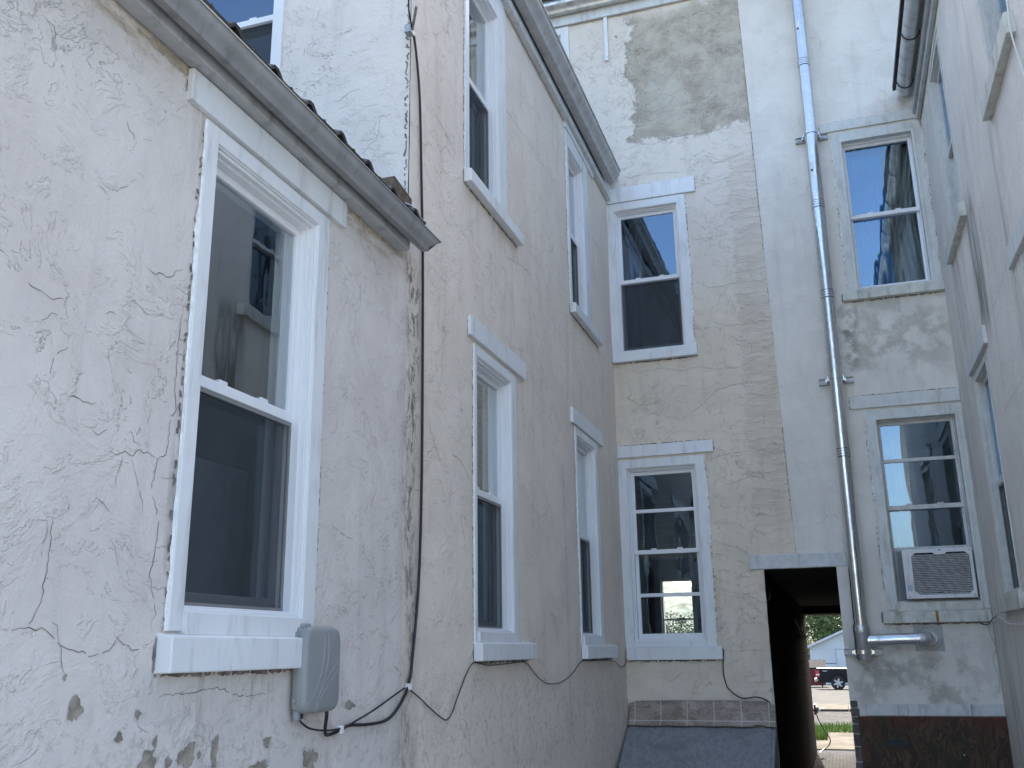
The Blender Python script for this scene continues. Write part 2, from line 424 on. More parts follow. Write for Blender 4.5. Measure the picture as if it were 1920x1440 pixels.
class MB:
    def __init__(s, F=FI): s.v = []; s.f = []; s.mi = []; s.F = F
    def add(s, vs, fs, mi=0):
        b = len(s.v)
        s.v += [s.F(*q) for q in vs]
        s.f += [tuple(i + b for i in f) for f in fs]
        s.mi += [mi] * len(fs)
        return s
    def box(s, a0, a1, b0, b1, c0, c1, mi=0):
        return s.add([(a0, b0, c0), (a1, b0, c0), (a1, b1, c0), (a0, b1, c0), (a0, b0, c1), (a1, b0, c1), (a1, b1, c1), (a0, b1, c1)],
                     [(3, 2, 1, 0), (4, 5, 6, 7), (0, 1, 5, 4), (1, 2, 6, 5), (2, 3, 7, 6), (3, 0, 4, 7)], mi)
    def hexa(s, p8, mi=0):
        return s.add(p8, [(3, 2, 1, 0), (4, 5, 6, 7), (0, 1, 5, 4), (1, 2, 6, 5), (2, 3, 7, 6), (3, 0, 4, 7)], mi)
    def ring(s, u0, u1, v0, v1, wl, wr, wb, wt, n0, n1, mi=0):
        o = [(u0, v0), (u1, v0), (u1, v1), (u0, v1)]
        i = [(u0 + wl, v0 + wb), (u1 - wr, v0 + wb), (u1 - wr, v1 - wt), (u0 + wl, v1 - wt)]
        vs = [(*q, n1) for q in o] + [(*q, n1) for q in i] + [(*q, n0) for q in o] + [(*q, n0) for q in i]
        fs = []
        for k in range(4):
            j = (k + 1) % 4
            fs += [(k, j, 4 + j, 4 + k), (8 + j, 8 + k, 12 + k, 12 + j), (8 + k, 8 + j, j, k), (4 + k, 4 + j, 12 + j, 12 + k)]
        return s.add(vs, fs, mi)
    def quad(s, a, b, c, d, mi=0): return s.add([a, b, c, d], [(0, 1, 2, 3)], mi)
    def tube(s, pts, r, seg=8, mi=0, caps=True, smooth=0):
        P = [Vector(p) for p in pts]
        if smooth:
            Q = []
            for k in range(len(P) - 1):
                p0, p1, p2, p3 = P[max(k - 1, 0)], P[k], P[k + 1], P[min(k + 2, len(P) - 1)]
                for j in range(smooth):
                    q = j / smooth
                    Q.append(.5 * ((2 * p1) + (p2 - p0) * q + (2 * p0 - 5 * p1 + 4 * p2 - p3) * q * q + (3 * p1 - p0 - 3 * p2 + p3) * q ** 3))
            Q.append(P[-1]); P = Q
        R = r if isinstance(r, (list, tuple)) else [r] * len(P)
        if len(R) != len(P): R = [R[0] + (R[-1] - R[0]) * k / (len(P) - 1) for k in range(len(P))]
        vs = []; ref = Vector((.31, .52, .8))
        for k, p in enumerate(P):
            d = (P[min(k + 1, len(P) - 1)] - P[max(k - 1, 0)]).normalized()
            a = d.cross(ref)
            if a.length < 1e-3: a = d.cross(Vector((1, 0, 0)))
            a.normalize(); b = d.cross(a)
            for j in range(seg):
                t = 2 * math.pi * j / seg
                vs.append(p + (a * math.cos(t) + b * math.sin(t)) * R[k])
        fs = [(k * seg + j, k * seg + (j + 1) % seg, (k + 1) * seg + (j + 1) % seg, (k + 1) * seg + j) for k in range(len(P) - 1) for j in range(seg)]
        if caps: fs += [tuple(range(seg - 1, -1, -1)), tuple(range((len(P) - 1) * seg, len(P) * seg))]
        return s.add([tuple(q) for q in vs], fs, mi)
    def prism(s, prof, u0, u1, mi=0, closed=True, slant=None):
        """profile [(n, v)...] run along u; slant[i] = extra u at the far end for each profile point"""
        k = len(prof)
        vs = [(u0, v, n) for n, v in prof] + [(u1 + (slant[i] if slant else 0), v, n) for i, (n, v) in enumerate(prof)]
        rng = range(k) if closed else range(k - 1)
        fs = [(i, (i + 1) % k, k + (i + 1) % k, k + i) for i in rng]
        if closed: fs += [tuple(range(k - 1, -1, -1)), tuple(range(k, 2 * k))]
        return s.add(vs, fs, mi)
    def build(s, name, mats, parent=None, smooth=False, bevel=0., recalc=True, sharp=35):
        me = bpy.data.meshes.new(name)
        org = ORG.get(parent.name, Vector((0, 0, 0))) if parent else None
        V = s.v
        if parent: base = org
        else:
            a = np.array(V); base = Vector((float(a[:, 0].mean()), float(a[:, 1].mean()), float(a[:, 2].min())))
        me.from_pydata([(q[0] - base[0], q[1] - base[1], q[2] - base[2]) for q in V], [], s.f)
        for mt in (mats if isinstance(mats, (list, tuple)) else [mats]): me.materials.append(mt)
        me.polygons.foreach_set('material_index', s.mi)
        if recalc:
            bm = bmesh.new(); bm.from_mesh(me)
            bmesh.ops.recalc_face_normals(bm, faces=bm.faces)
            bm.to_mesh(me); bm.free()
        if smooth:
            me.polygons.foreach_set('use_smooth', [True] * len(me.polygons))
            try: me.set_sharp_from_angle(angle=rad(sharp))
            except Exception: pass
        me.update()
        o = bpy.data.objects.new(name, me); COL.objects.link(o)
        if parent: o.parent = parent; ORG[o.name] = org
        else: o.location = base; ORG[o.name] = Vector(base)
        if bevel:
            b = o.modifiers.new('bevel', 'BEVEL'); b.width = bevel; b.segments = 2; b.limit_method = 'ANGLE'; b.angle_limit = rad(40)
        return o

def vnoise(x, y, seed):
    x = np.asarray(x, float); y = np.asarray(y, float)
    ix = np.floor(x).astype(np.int64); iy = np.floor(y).astype(np.int64)
    fx = x - ix; fy = y - iy
    fx = fx * fx * (3 - 2 * fx); fy = fy * fy * (3 - 2 * fy)
    def h(a, b):
        k = (a * 374761393 + b * 668265263 + seed * 1442695041) & 0xffffffff
        k = ((k ^ (k >> 13)) * 1274126177) & 0xffffffff
        return ((k ^ (k >> 16)) & 0xffff) / 32767.5 - 1
    return (h(ix, iy) * (1 - fx) + h(ix + 1, iy) * fx) * (1 - fy) + (h(ix, iy + 1) * (1 - fx) + h(ix + 1, iy + 1) * fx) * fy
def wavy(u, v, amp, seed):
    u = np.asarray(u, float); v = np.asarray(v, float)
    return amp * (.55 * vnoise(u * 1.3, v * 1.3, seed) + .3 * vnoise(u * 3.7, v * 3.1, seed + 1) + .22 * vnoise(u * 9, v * 8, seed + 2))

def wall_mesh(F, u0, u1, v0, v1, holes, res, amp, seed, cracks=(), peels=(), reveal=.16, u0f=None):
    """displaced wall sheet with openings, plus dirt-filled cracks (slot 1) and bare patches (slot 2)"""
    def lines(a, b, marks):
        s = {round(a, 4), round(b, 4)}
        s |= {round(q, 4) for q in marks if a < q < b}
        base = sorted(s); out = []
        for p, q in zip(base[:-1], base[1:]):
            k = max(1, int(round((q - p) / res)))
            out += [p + (q - p) * i / k for i in range(k)]
        return np.array(out + [base[-1]])
    U = lines(u0, u1, [q for h in holes for q in h[:2]]); V = lines(v0, v1, [q for h in holes for q in h[2:]])
    UU, VV = np.meshgrid(U, V)
    if u0f is not None:                                   # slanting left edge (a painted seam that leans)
        e = u0f(VV)
        k = np.clip((UU - u0) / .3, 0, 1)
        UU = UU + (e - u0) * (1 - k)
    NN = wavy(UU, VV, amp, seed)
    m = MB(F)
    nu, nv = len(U), len(V)
    P = np.stack([UU.ravel(), VV.ravel(), NN.ravel()], 1)
    m.v = [F(*q) for q in P.tolist()]
    cu = (U[:-1] + U[1:]) / 2; cv = (V[:-1] + V[1:]) / 2
    keep = np.ones((nv - 1, nu - 1), bool)
    for a, b, c, d in holes: keep[np.ix_((cv > c) & (cv < d), (cu > a) & (cu < b))] = False
    J, I = np.nonzero(keep)
    b = J * nu + I
    m.f = np.stack([b, b + 1, b + nu + 1, b + nu], 1).tolist()
    m.f = [tuple(q) for q in m.f]; m.mi = [0] * len(m.f)
    if reveal:
        for a, bb, c, d in holes:
            if c < 0: continue
            for (p, q) in (((a, c), (bb, c)), ((bb, c), (bb, d)), ((bb, d), (a, d)), ((a, d), (a, c))):
                k = max(2, int(math.hypot(q[0] - p[0], q[1] - p[1]) / .05))
                us = np.linspace(p[0], q[0], k); vv = np.linspace(p[1], q[1], k)
                ns = wavy(us, vv, amp, seed)
                vs = [(x, y, n) for x, y, n in zip(us, vv, ns)] + [(x, y, -reveal) for x, y in zip(us, vv)]
                m.add(vs, [(i, k + i, k + i + 1, i + 1) for i in range(k - 1)])
    rnd = random.Random(seed)
    for c in cracks:
        small = isinstance(c, tuple)
        ribbon(m, list(c), rnd, amp, seed, w=.0014 if small else .0021, jit=.003 if small else .004, gap=.15 if small else .07)
    for (cu_, cv_, a, bb) in peels:
        k = 22; pts = []
        for i in range(k):
            t = 2 * math.pi * i / k
            r = 1 + .38 * math.sin(3 * t + cu_ * 50) * rnd.random() + rnd.uniform(-.28, .3)
            pts.append((cu_ + a * r * math.cos(t), cv_ + bb * r * math.sin(t)))
        cen = (cu_, cv_)
        al = [cen] + pts
        ns = wavy([q[0] for q in al], [q[1] for q in al], amp, seed)
        m.add([(q[0], q[1], float(n) + .0025) for q, n in zip(al, ns)], [(0, 1 + i, 1 + (i + 1) % k) for i in range(k)], 2)
    return m

def ribbon(m, pts, rnd, amp, seed, w=.0034, mi=1, jit=.004, off=.0013, gap=.07, w_out=None):
    Q = []
    for (a, b), (c, d) in zip(pts[:-1], pts[1:]):
        L = math.hypot(c - a, d - b); k = max(1, int(L / .012))
        for i in range(k):
            t = i / k
            Q.append((a + (c - a) * t + rnd.uniform(-jit, jit), b + (d - b) * t + rnd.uniform(-jit, jit)))
    Q.append(pts[-1])
    if len(Q) < 2: return
    W = []
    ph = rnd.random() * 9
    for i in range(len(Q)):
        e = min(i, len(Q) - 1 - i) / max(1, len(Q) - 1) * 2
        W.append(w * (.25 + .75 * min(1, e * 3)) * (.45 + .5 * abs(math.sin(i * .37 + ph)) + rnd.uniform(0, .5)))
    vs = []
    ns = wavy([q[0] for q in Q], [q[1] for q in Q], amp, seed)
    for i, (x, y) in enumerate(Q):
        a = Q[max(i - 1, 0)]; b = Q[min(i + 1, len(Q) - 1)]
        dx, dy = b[0] - a[0], b[1] - a[1]; L = math.hypot(dx, dy) or 1
        px, py = -dy / L, dx / L
        n = float(ns[i]) + off
        vs += [(x - px * W[i] * .5, y - py * W[i] * .5, n), (x + px * W[i] * .5, y + py * W[i] * .5, n)]
    fs = [(2 * i, 2 * i + 2, 2 * i + 3, 2 * i + 1) for i in range(len(Q) - 1) if rnd.random() > gap]
    m.add(vs, fs, mi)

def scatter_cracks(u0, u1, v0, v1, n, rnd, slope=0., ln=(.06, .25), holes=()):
    out = []
    for _ in range(int(n * .5)):
        u = rnd.uniform(u0, u1); v = rnd.uniform(v0, v1)
        if any(a - .06 < u < b + .06 and c - .06 < v < d + .06 for a, b, c, d in holes): continue
        L = rnd.uniform(*ln); a = math.atan(slope) + rnd.gauss(0, .45)
        if rnd.random() < .3: a += rnd.choice((-1, 1)) * rnd.uniform(.7, 1.5)
        p = [(u, v)]
        for k in range(int(L / .03) + 2):
            a += rnd.gauss(0, .5)
            u += math.cos(a) * .03; v += math.sin(a) * .03
            p.append((u, v))
        if any(a_ - .03 < q[0] < b_ + .03 and c_ - .03 < q[1] < d_ + .03 for q in p for a_, b_, c_, d_ in holes): continue
        out.append(tuple(p))
    return out

# ------------------------------------------------------------------ window builder
def window(F, parent, op, cas=(.06, .08, .0, .055), lintel=None, sill=None, meet=None, mats=None, depth=.07, cas_n=.012,
           rails=(), screen=True, label=None, room=None, gl=None, old=False, wallp=(.004, 1), lin_n=.022, sill_n=.05, lower_glass=None, room_depth=1.7, caulk=True, roomf=None):
    W, S, SI = mats or (WHITE, VINYL, WHITE)
    u0, u1, v0, v1 = op
    amp, seed = wallp
    m = MB(F)
    wl, wr, wb, wt = cas
    m.ring(u0 - wl, u1 + wr, v0 - wb, v1 + wt, wl + .004, wr + .004, wb + .004, wt + .004, -.02, cas_n)
    if old:   # a stepped brick-mould inside the flat casing
        m.ring(u0 - .004, u1 + .004, v0 - .004, v1 + .004, .024, .024, .02, .024, -.05, cas_n + .008)
    w = m.build('window', W, parent, bevel=.003)
    if label: w['label'] = label
    j = MB(F)
    j.ring(u0 - .003, u1 + .003, v0 - .003, v1 + .003, .012, .012, .012, .012, -.17, cas_n - .006)
    fu0, fu1, fv0, fv1 = u0 + .009, u1 - .009, v0 + .009, v1 - .009
    j.ring(fu0, fu1, fv0, fv1, .02, .02, .022, .022, -.13, -depth + .028)
    j.ring(fu0, fu1, fv0, fv1, .011, .011, .014, .012, -depth + .0275, -depth + .046)
    j.build('frame', S, w, bevel=.002)
    a0, a1, b0, b1 = fu0 + .018, fu1 - .018, fv0 + .02, fv1 - .02
    g = gl or GLASS
    mk = meet if meet else (b0 + b1) / 2
    sw = .028 if not old else .022
    up = MB(F); up.ring(a0, a1, mk - .018, b1, sw, sw, .036, sw + .004, -depth - .028, -depth)
    for (rv, rt) in rails:
        if rv > mk: up.box(a0 + sw - .002, a1 - sw + .002, rv - rt / 2, rv + rt / 2, -depth - .02, -depth + .004)
    us = up.build('sash', S, w, bevel=.003)
    MB(F).quad((a0 + .02, mk, -depth - .014), (a1 - .02, mk, -depth - .014), (a1 - .02, b1 - .02, -depth - .014), (a0 + .02, b1 - .02, -depth - .014)).build('pane', g, w)
    lo = MB(F); lo.ring(a0, a1, b0, mk + .02, sw, sw, .045, .036, -depth - .06, -depth - .032)
    for (rv, rt) in rails:
        if rv < mk: lo.box(a0 + sw - .002, a1 - sw + .002, rv - rt / 2, rv + rt / 2, -depth - .05, -depth - .028)
    lo.build('sash', DARKSASH if screen else S, w, bevel=.003)
    MB(F).quad((a0 + .02, b0 + .02, -depth - .046), (a1 - .02, b0 + .02, -depth - .046), (a1 - .02, mk, -depth - .046), (a0 + .02, mk, -depth - .046)).build('pane', lower_glass or (GLASSLOW if screen else g), w)
    if screen:
        sc = MB(F)
        sc.ring(a0 - .004, a1 + .004, b0 - .004, mk - .012, .016, .016, .018, .02, -depth - .012, -depth - .002, 0)
        sc.quad((a0, b0, -depth - .008), (a1, b0, -depth - .008), (a1, mk - .02, -depth - .008), (a0, mk - .02, -depth - .008), 1)
        sc.build('screen', [SCREENFR, SCREEN], w)
    # white sash locks on the meeting rail
    for q in (.3, .7):
        lk = MB(F)
        uu = a0 + (a1 - a0) * q
        lk.box(uu - .022, uu + .022, mk + .0185, mk + .03, -depth - .03, -depth - .004)
        lk.build('sash_lock', S, w, bevel=.002)
    if sill:
        s = MB(F); su0, su1, sv0, sv1 = sill
        s.hexa([(su0, sv0, -.02), (su1, sv0, -.02), (su1, sv1 + .012, -.02), (su0, sv1 + .012, -.02),
                (su0, sv0, sill_n), (su1, sv0, sill_n), (su1, sv1, sill_n), (su0, sv1, sill_n)])
        s.box(u0 + .002, u1 - .002, sv1 + .004, v0 + .012, -.06, sill_n * .5)
        s.build('sill', SI, w, bevel=.004)
    if lintel:
        l = MB(F); l.box(*lintel, -.02, lin_n)
        l.build('lintel', W, w, bevel=.003)
    if caulk:
        rnd = random.Random(int(u0 * 977 + v0 * 131))
        c = MB(F)
        c.v = []
        for (x, s_) in ((u0 - wl, -1), (u1 + wr, 1)):
            yb, yt = v0 - wb, v1 + wt
            k = int((yt - yb) / .014)
            vs = []
            for i in range(k + 1):
                y = yb + (yt - yb) * i / k
                ww = max(.0015, (.011 if s_ > 0 else .006) + .009 * float(vnoise([y * 9], [u0 * 5], 3)[0]) + .005 * float(vnoise([y * 40], [u0 * 5], 4)[0]))
                n_ = float(wavy([x], [y], amp, seed)[0])
                vs += [(x - s_ * .002, y, max(cas_n - .003, n_)), (x + s_ * ww, y, n_ + .002)]
            c.add(vs, [(2 * i, 2 * i + 1, 2 * i + 3, 2 * i + 2) for i in range(k)], 0)
            ribbon(c, [(x + s_ * .012, yb), (x + s_ * .013, (yb + yt) / 2), (x + s_ * .012, yt)], rnd, amp, seed, .0055 if old else .008, 1, .005, .0026, .62 if old else .58)
        tv = lintel[3] if lintel else v1 + wt
        tu0, tu1 = (lintel[0], lintel[1]) if lintel else (u0 - wl, u1 + wr)
        ribbon(c, [(tu0 + .01, tv + .004), (tu1, tv + .004)], rnd, amp, seed, .011, 1, .003, .0022, .15)
        if lintel:
            for x in (tu0 - .003, tu1 + .003):
                ribbon(c, [(x, lintel[2]), (x, lintel[3])], rnd, amp, seed, .006, 1, .002, .002, .4)
        if sill:
            ribbon(c, [(sill[0], sill[2] - .004), (sill[1], sill[2] - .004)], rnd, amp, seed, .016, 1, .004, .0024, .1)
            ribbon(c, [(sill[0] - .004, sill[2]), (sill[0] - .004, sill[3])], rnd, amp, seed, .012, 1, .003, .0024, .1)
        c.build('caulk', [SMEAR, CRACK], w, recalc=False)
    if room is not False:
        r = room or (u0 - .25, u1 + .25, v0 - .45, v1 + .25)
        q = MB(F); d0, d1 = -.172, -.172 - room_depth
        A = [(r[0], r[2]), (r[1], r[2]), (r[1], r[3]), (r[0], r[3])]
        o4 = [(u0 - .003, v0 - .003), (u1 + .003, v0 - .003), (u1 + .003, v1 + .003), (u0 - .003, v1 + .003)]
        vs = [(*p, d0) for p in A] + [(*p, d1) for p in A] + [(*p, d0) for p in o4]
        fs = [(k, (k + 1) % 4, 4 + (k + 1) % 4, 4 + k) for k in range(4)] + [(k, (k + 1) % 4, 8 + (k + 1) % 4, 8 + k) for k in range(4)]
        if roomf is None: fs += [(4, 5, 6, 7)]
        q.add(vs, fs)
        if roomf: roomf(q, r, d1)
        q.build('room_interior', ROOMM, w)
    return w

def curtain(F, u0, u1, v0, v1, n, mat, label, waves=7, amp=.018, gather=0., name='curtain'):
    k = waves * 8; rows = 14
    vs = []
    for r in range(rows + 1):
        t = r / rows; v = v1 + (v0 - v1) * t
        for i in range(k + 1):
            q = i / k
            g = gather * math.sin(math.pi * min(1, t * 1.1))
            u = u0 + (u1 - u0) * q * (1 - g) + .006 * math.sin(9 * t + i)
            vs.append((u, v, n + amp * math.sin(q * waves * 2 * math.pi + .8 * math.sin(3 * t)) * (.5 + .5 * t)))
    m = MB(F)
    m.add(vs, [(r * (k + 1) + i, r * (k + 1) + i + 1, (r + 1) * (k + 1) + i + 1, (r + 1) * (k + 1) + i) for r in range(rows) for i in range(k)])
    o = m.build(name, mat, None, smooth=True, sharp=180)
    s = o.modifiers.new('thick', 'SOLIDIFY'); s.thickness = .002
    tag(o, label, 'curtain')
    return o

# ------------------------------------------------------------------ cracks seen in the plaster
CRACKS_L = [
  [(1.681,1.710),(1.710,1.708),(1.747,1.714),(1.793,1.712),(1.826,1.705),(1.850,1.685),(1.876,1.668),(1.916,1.663),(1.953,1.654),(1.997,1.660),(2.024,1.665),(2.036,1.686),(2.049,1.694),(2.074,1.681),(2.105,1.668),(2.142,1.671),(2.172,1.680),(2.195,1.695)],
  [(1.795,1.967),(1.794,1.928),(1.792,1.854),(1.784,1.770),(1.770,1.729),(1.741,1.720)],
  [(2.213,2.654),(2.191,2.597),(2.187,2.531),(2.187,2.451),(2.189,2.358),(2.202,2.315),(2.178,2.279),(2.181,2.219),(2.172,2.187),(2.143,2.164),(2.133,2.136),(2.127,2.098),(2.130,2.063),(2.151,2.037),(2.166,1.989),(2.161,1.924),(2.149,1.854),(2.165,1.813),(2.187,1.759),(2.173,1.738),(2.182,1.698)],
  [(1.956,2.153),(1.976,2.147),(2.014,2.162),(2.045,2.159),(2.068,2.175),(2.107,2.172),(2.143,2.167)],
  [(2.028,2.682),(2.052,2.673),(2.096,2.684),(2.126,2.688),(2.152,2.714),(2.181,2.733)],
  [(1.739,2.446),(1.714,2.444),(1.700,2.426),(1.688,2.416)],
  [(1.891,2.500),(1.902,2.508),(1.916,2.509),(1.926,2.505)],
  [(3.698,2.601),(3.754,2.589),(3.809,2.632),(3.831,2.671),(3.903,2.670)],
  [(3.724,2.377),(3.753,2.338),(3.854,2.339),(3.924,2.345)],
  [(3.994,2.678),(4.053,2.601),(4.105,2.548),(4.159,2.494)],
  [(4.273,2.579),(4.394,2.570),(4.468,2.534),(4.528,2.476)],
  [(5.112,4.984),(5.272,4.999),(5.498,5.007),(5.740,5.037),(5.931,5.011),(6.205,5.043),(6.497,5.030),(6.645,4.964)],
  [(3.934,4.343),(4.038,4.297),(4.183,4.269),(4.375,4.212)],
  [(3.940,4.092),(4.042,4.102),(4.093,4.037),(4.223,4.042)],
  [(5.127,3.954),(5.336,4.002),(5.560,4.034),(5.737,4.045)],
  [(3.667,1.600),(3.719,1.579),(3.741,1.553)],
  [(2.232,1.549),(2.298,1.550),(2.367,1.550),(2.465,1.560),(2.512,1.556),(2.572,1.537),(2.657,1.530),(2.745,1.534)],
  [(1.636,2.490),(1.675,2.484),(1.717,2.479),(1.750,2.491)],
  [(1.802,2.262),(1.838,2.257),(1.878,2.256),(1.892,2.264)],
  [(1.884,2.193),(1.913,2.186),(1.939,2.205)],
  [(1.817,2.830),(1.832,2.822),(1.852,2.817)],
  [(1.883,3.070),(1.903,3.048),(1.933,3.021)],
  [(1.925,2.033),(1.956,2.018),(1.977,2.001)],
  [(5.061,3.457),(5.257,3.418),(5.527,3.463)],
  [(6.914,5.181),(7.071,5.062),(7.436,5.075),(7.902,5.117)],
  [(3.112,2.097),(3.194,2.077),(3.288,2.063)],
]
CRACKS_B = [
  [(-1.651,6.250),(-1.495,6.249),(-1.365,6.281),(-1.239,6.245),(-1.161,6.287),(-0.909,6.294),(-0.761,6.287),(-0.468,6.285),(-0.363,6.275)],
  [(-0.952,4.840),(-0.884,4.789),(-0.817,4.745),(-0.700,4.744),(-0.582,4.763),(-0.489,4.776)],
  [(-1.644,4.089),(-1.477,4.031),(-1.285,4.050),(-1.099,4.006),(-0.958,4.026),(-0.822,3.992),(-0.640,3.982),(-0.525,4.018)],
  [(-1.125,3.575),(-0.982,3.657),(-0.836,3.786),(-0.696,3.835),(-0.561,3.840),(-0.519,3.969)],
  [(-0.928,5.225),(-0.737,5.222),(-0.617,5.240)],
  [(-0.837,4.445),(-0.703,4.369),(-0.520,4.372)],
  [(-1.680,3.819),(-1.561,3.783),(-1.492,3.728),(-1.302,3.735)],
  [(-0.946,2.508),(-0.818,2.472),(-0.713,2.432),(-0.674,2.378)],
  [(-0.900,1.629),(-0.795,1.620),(-0.689,1.635),(-0.574,1.625)],
  [(-0.776,6.058),(-0.636,5.977),(-0.515,5.982),(-0.417,6.018)],
  [(-0.848,2.972),(-0.714,2.986),(-0.624,3.025),(-0.532,3.087),(-0.455,2.969)],
  [(-1.066,6.620),(-1.024,6.726),(-1.134,6.778)],
  [(-0.949,6.454),(-0.855,6.519),(-0.789,6.619),(-0.687,6.655),(-0.630,6.756)],
  [(-0.735,7.450),(-0.794,7.316),(-0.700,7.206),(-0.570,7.263),(-0.441,7.321)],
  [(-1.164,7.165),(-1.082,7.235),(-1.001,7.116),(-0.906,7.165)],
  [(-0.783,6.336),(-0.749,6.470),(-0.622,6.528),(-0.475,6.526)],
  [(-1.483,5.966),(-1.230,5.948),(-0.982,5.920)],
  [(-0.939,5.814),(-0.748,5.754),(-0.552,5.800)],
  [(-0.805,5.629),(-0.715,5.534),(-0.572,5.537)],
  [(-1.415,4.314),(-1.285,4.050)],
  [(-0.921,3.206),(-0.740,3.239),(-0.563,3.248)],
  [(-0.928,2.137),(-0.824,2.091),(-0.698,2.066),(-0.577,1.999)],
]
CRACKS_R = [
  [(-5.551,3.718),(-5.829,3.691),(-6.081,3.648),(-6.414,3.658),(-6.618,3.652)],
  [(-5.699,3.063),(-6.057,3.046),(-6.478,3.030)],
]
PEELS_L = [(1.923,1.536,0.022,0.026), (2.364,1.388,0.038,0.034), (2.490,1.384,0.015,0.043), (2.759,1.392,0.018,0.016), (2.722,1.322,0.054,0.015), (3.026,1.311,0.043,0.033), (2.201,1.395,0.032,0.026), (2.225,1.435,0.009,0.016), (2.085,1.459,0.012,0.013), (2.149,1.508,0.010,0.010), (2.286,1.379,0.013,0.013), (2.418,1.386,0.007,0.011), (3.298,1.470,0.033,0.015), (1.882,1.606,0.005,0.007)]
rc = random.Random(21)

# ------------------------------------------------------------------ low wing, left foreground
low = empty('house_wing', (-1.715, 2.0, 0), 'low pinkish stucco wing with a corrugated roof edge and one big white sash window', 'house')
AL = (.0045, 11)
hole_big = (2.285, 2.925, 1.755, 3.2)
cr = CRACKS_L[:7] + CRACKS_L[15:23] + CRACKS_L[25:26] + scatter_cracks(.9, 3.7, 1.2, 3.35, 70, rc, -.3, (.03, .12), [(2.2, 3.02, 1.6, 3.4)])
m = wall_mesh(FL, .3, 3.735, -.1, 3.47, [hole_big], .03, *AL, cracks=cr, peels=PEELS_L)
rr = random.Random(4)
# ragged strip of bare mortar along the wall head under the eaves board
ribbon(m, [(1.9, 3.352), (2.6, 3.372), (3.1, 3.372), (3.6, 3.372)], rr, *AL, w=.045, mi=3, jit=.003, off=.0016, gap=0)
ribbon(m, [(1.2, 3.385), (2.3, 3.39), (3.1, 3.392), (3.62, 3.39)], rr, *AL, w=.014, mi=1, jit=.004, off=.004, gap=.12)
# rough cut plaster band left of the big window
for k in range(46):
    v = 1.72 + k * .021
    if rr.random() < .4:
        ribbon(m, [(2.155 + rr.uniform(0, .02), v), (2.19, v + rr.uniform(-.004, .004)), (2.224, v + .004)], rr, *AL, w=.0014, mi=1, jit=.003, off=.001, gap=.3)
# the unseen sides of the wing
m.add([(.3, -.1, 0), (.3, 3.47, 0), (.3, 4.4, -3.3), (.3, -.1, -3.3)], [(0, 1, 2, 3)])
m.add([(.3, -.1, -3.3), (3.7, -.1, -3.3), (3.7, 4.4, -3.3), (.3, 4.4, -3.3)], [(0, 1, 2, 3)])
m.build('wall', [PINK, CRACK, MORTAR, MORTAR2], low, smooth=True, recalc=False, sharp=60)
window(FL, low, hole_big, gl=GLASSL, depth=.048, cas=(.055, .078, .04, .05), lintel=(2.13, 3.112, 3.262, 3.368), sill=(2.2, 2.905, 1.606, 1.70), meet=2.452,
       label='big near window with a wide board above it', wallp=AL, room=(1.85, 3.5, .9, 3.3), room_depth=2.4)
e = MB(FL); e.box(.25, 3.63, 3.372, 3.46, .002, .062)
e.build('eaves_board', FASC, low, bevel=.006)
g = MB(FL)
def kprof(n0, z0, w, h, th=.0035):
    out = [(n0, z0 + h * .9), (n0, z0), (n0 + w * .50, z0 - .004), (n0 + w * .56, z0 + h * .1), (n0 + w * .64, z0 + h * .28), (n0 + w * .78, z0 + h * .42), (n0 + w * .90, z0 + h * .62), (n0 + w * .93, z0 + h * .9), (n0 + w, z0 + h * .93), (n0 + w, z0 + h)]
    inn = [(n + (th if i < 2 else -th), v + th) for i, (n, v) in enumerate(out)]
    return out + inn[::-1]
pr = kprof(.084, 3.392, .062, .075)
sl = [(.0 if q[1] < 3.41 else (q[1] - 3.41) / .06 * .10) for q in pr]
g.prism(pr, .2, 3.70, slant=sl)
g.build('gutter', ALUD, low, smooth=True, sharp=28)
# ribbed roof sheet, eave edge just above the gutter lip
r = MB(FL)
step = .229
prof = []
y = .25 - .16
while y < 3.70:
    for dy, dz in ((0, 0), (.03, .026), (.055, .026), (.085, 0), (.13, .0), (.14, .008), (.15, .0)):
        if y + dy < 3.70: prof.append((y + dy, dz))
    y += step
k = len(prof); vs = []
for (n, z) in ((.118, 3.510), (.0, 3.555), (-1.5, 4.02), (-3.3, 4.55)):
    vs += [(q[0], z + q[1] + .004 * math.sin(q[0] * 7), n) for q in prof]
r.add(vs, [(a * k + i, a * k + i + 1, (a + 1) * k + i + 1, (a + 1) * k + i) for a in range(3) for i in range(k - 1)])
o = r.build('roof', ROOFM, low, recalc=False)
sm = o.modifiers.new('thick', 'SOLIDIFY'); sm.thickness = .012; sm.offset = -1
f = MB(FL)   # torn flashing and a broken board at the roof's end
f.hexa([(3.57, 3.620, -.02), (3.735, 3.620, -.02), (3.735, 3.626, -.02), (3.57, 3.626, -.02), (3.60, 3.575, .075), (3.775, 3.578, .062), (3.775, 3.583, .062), (3.60, 3.580, .075)])
f.build('roof_flashing', STEEL, low)
f = MB(FL); f.hexa([(3.50, 3.60, -.07), (3.73, 3.60, -.07), (3.73, 3.70, -.07), (3.51, 3.685, -.07), (3.50, 3.60, .028), (3.73, 3.60, .02), (3.73, 3.675, .02), (3.52, 3.69, .03)])
f.build('broken_board', plain('rotten_board', (.10, .075, .055), .9, var=.4, scale=20), low)

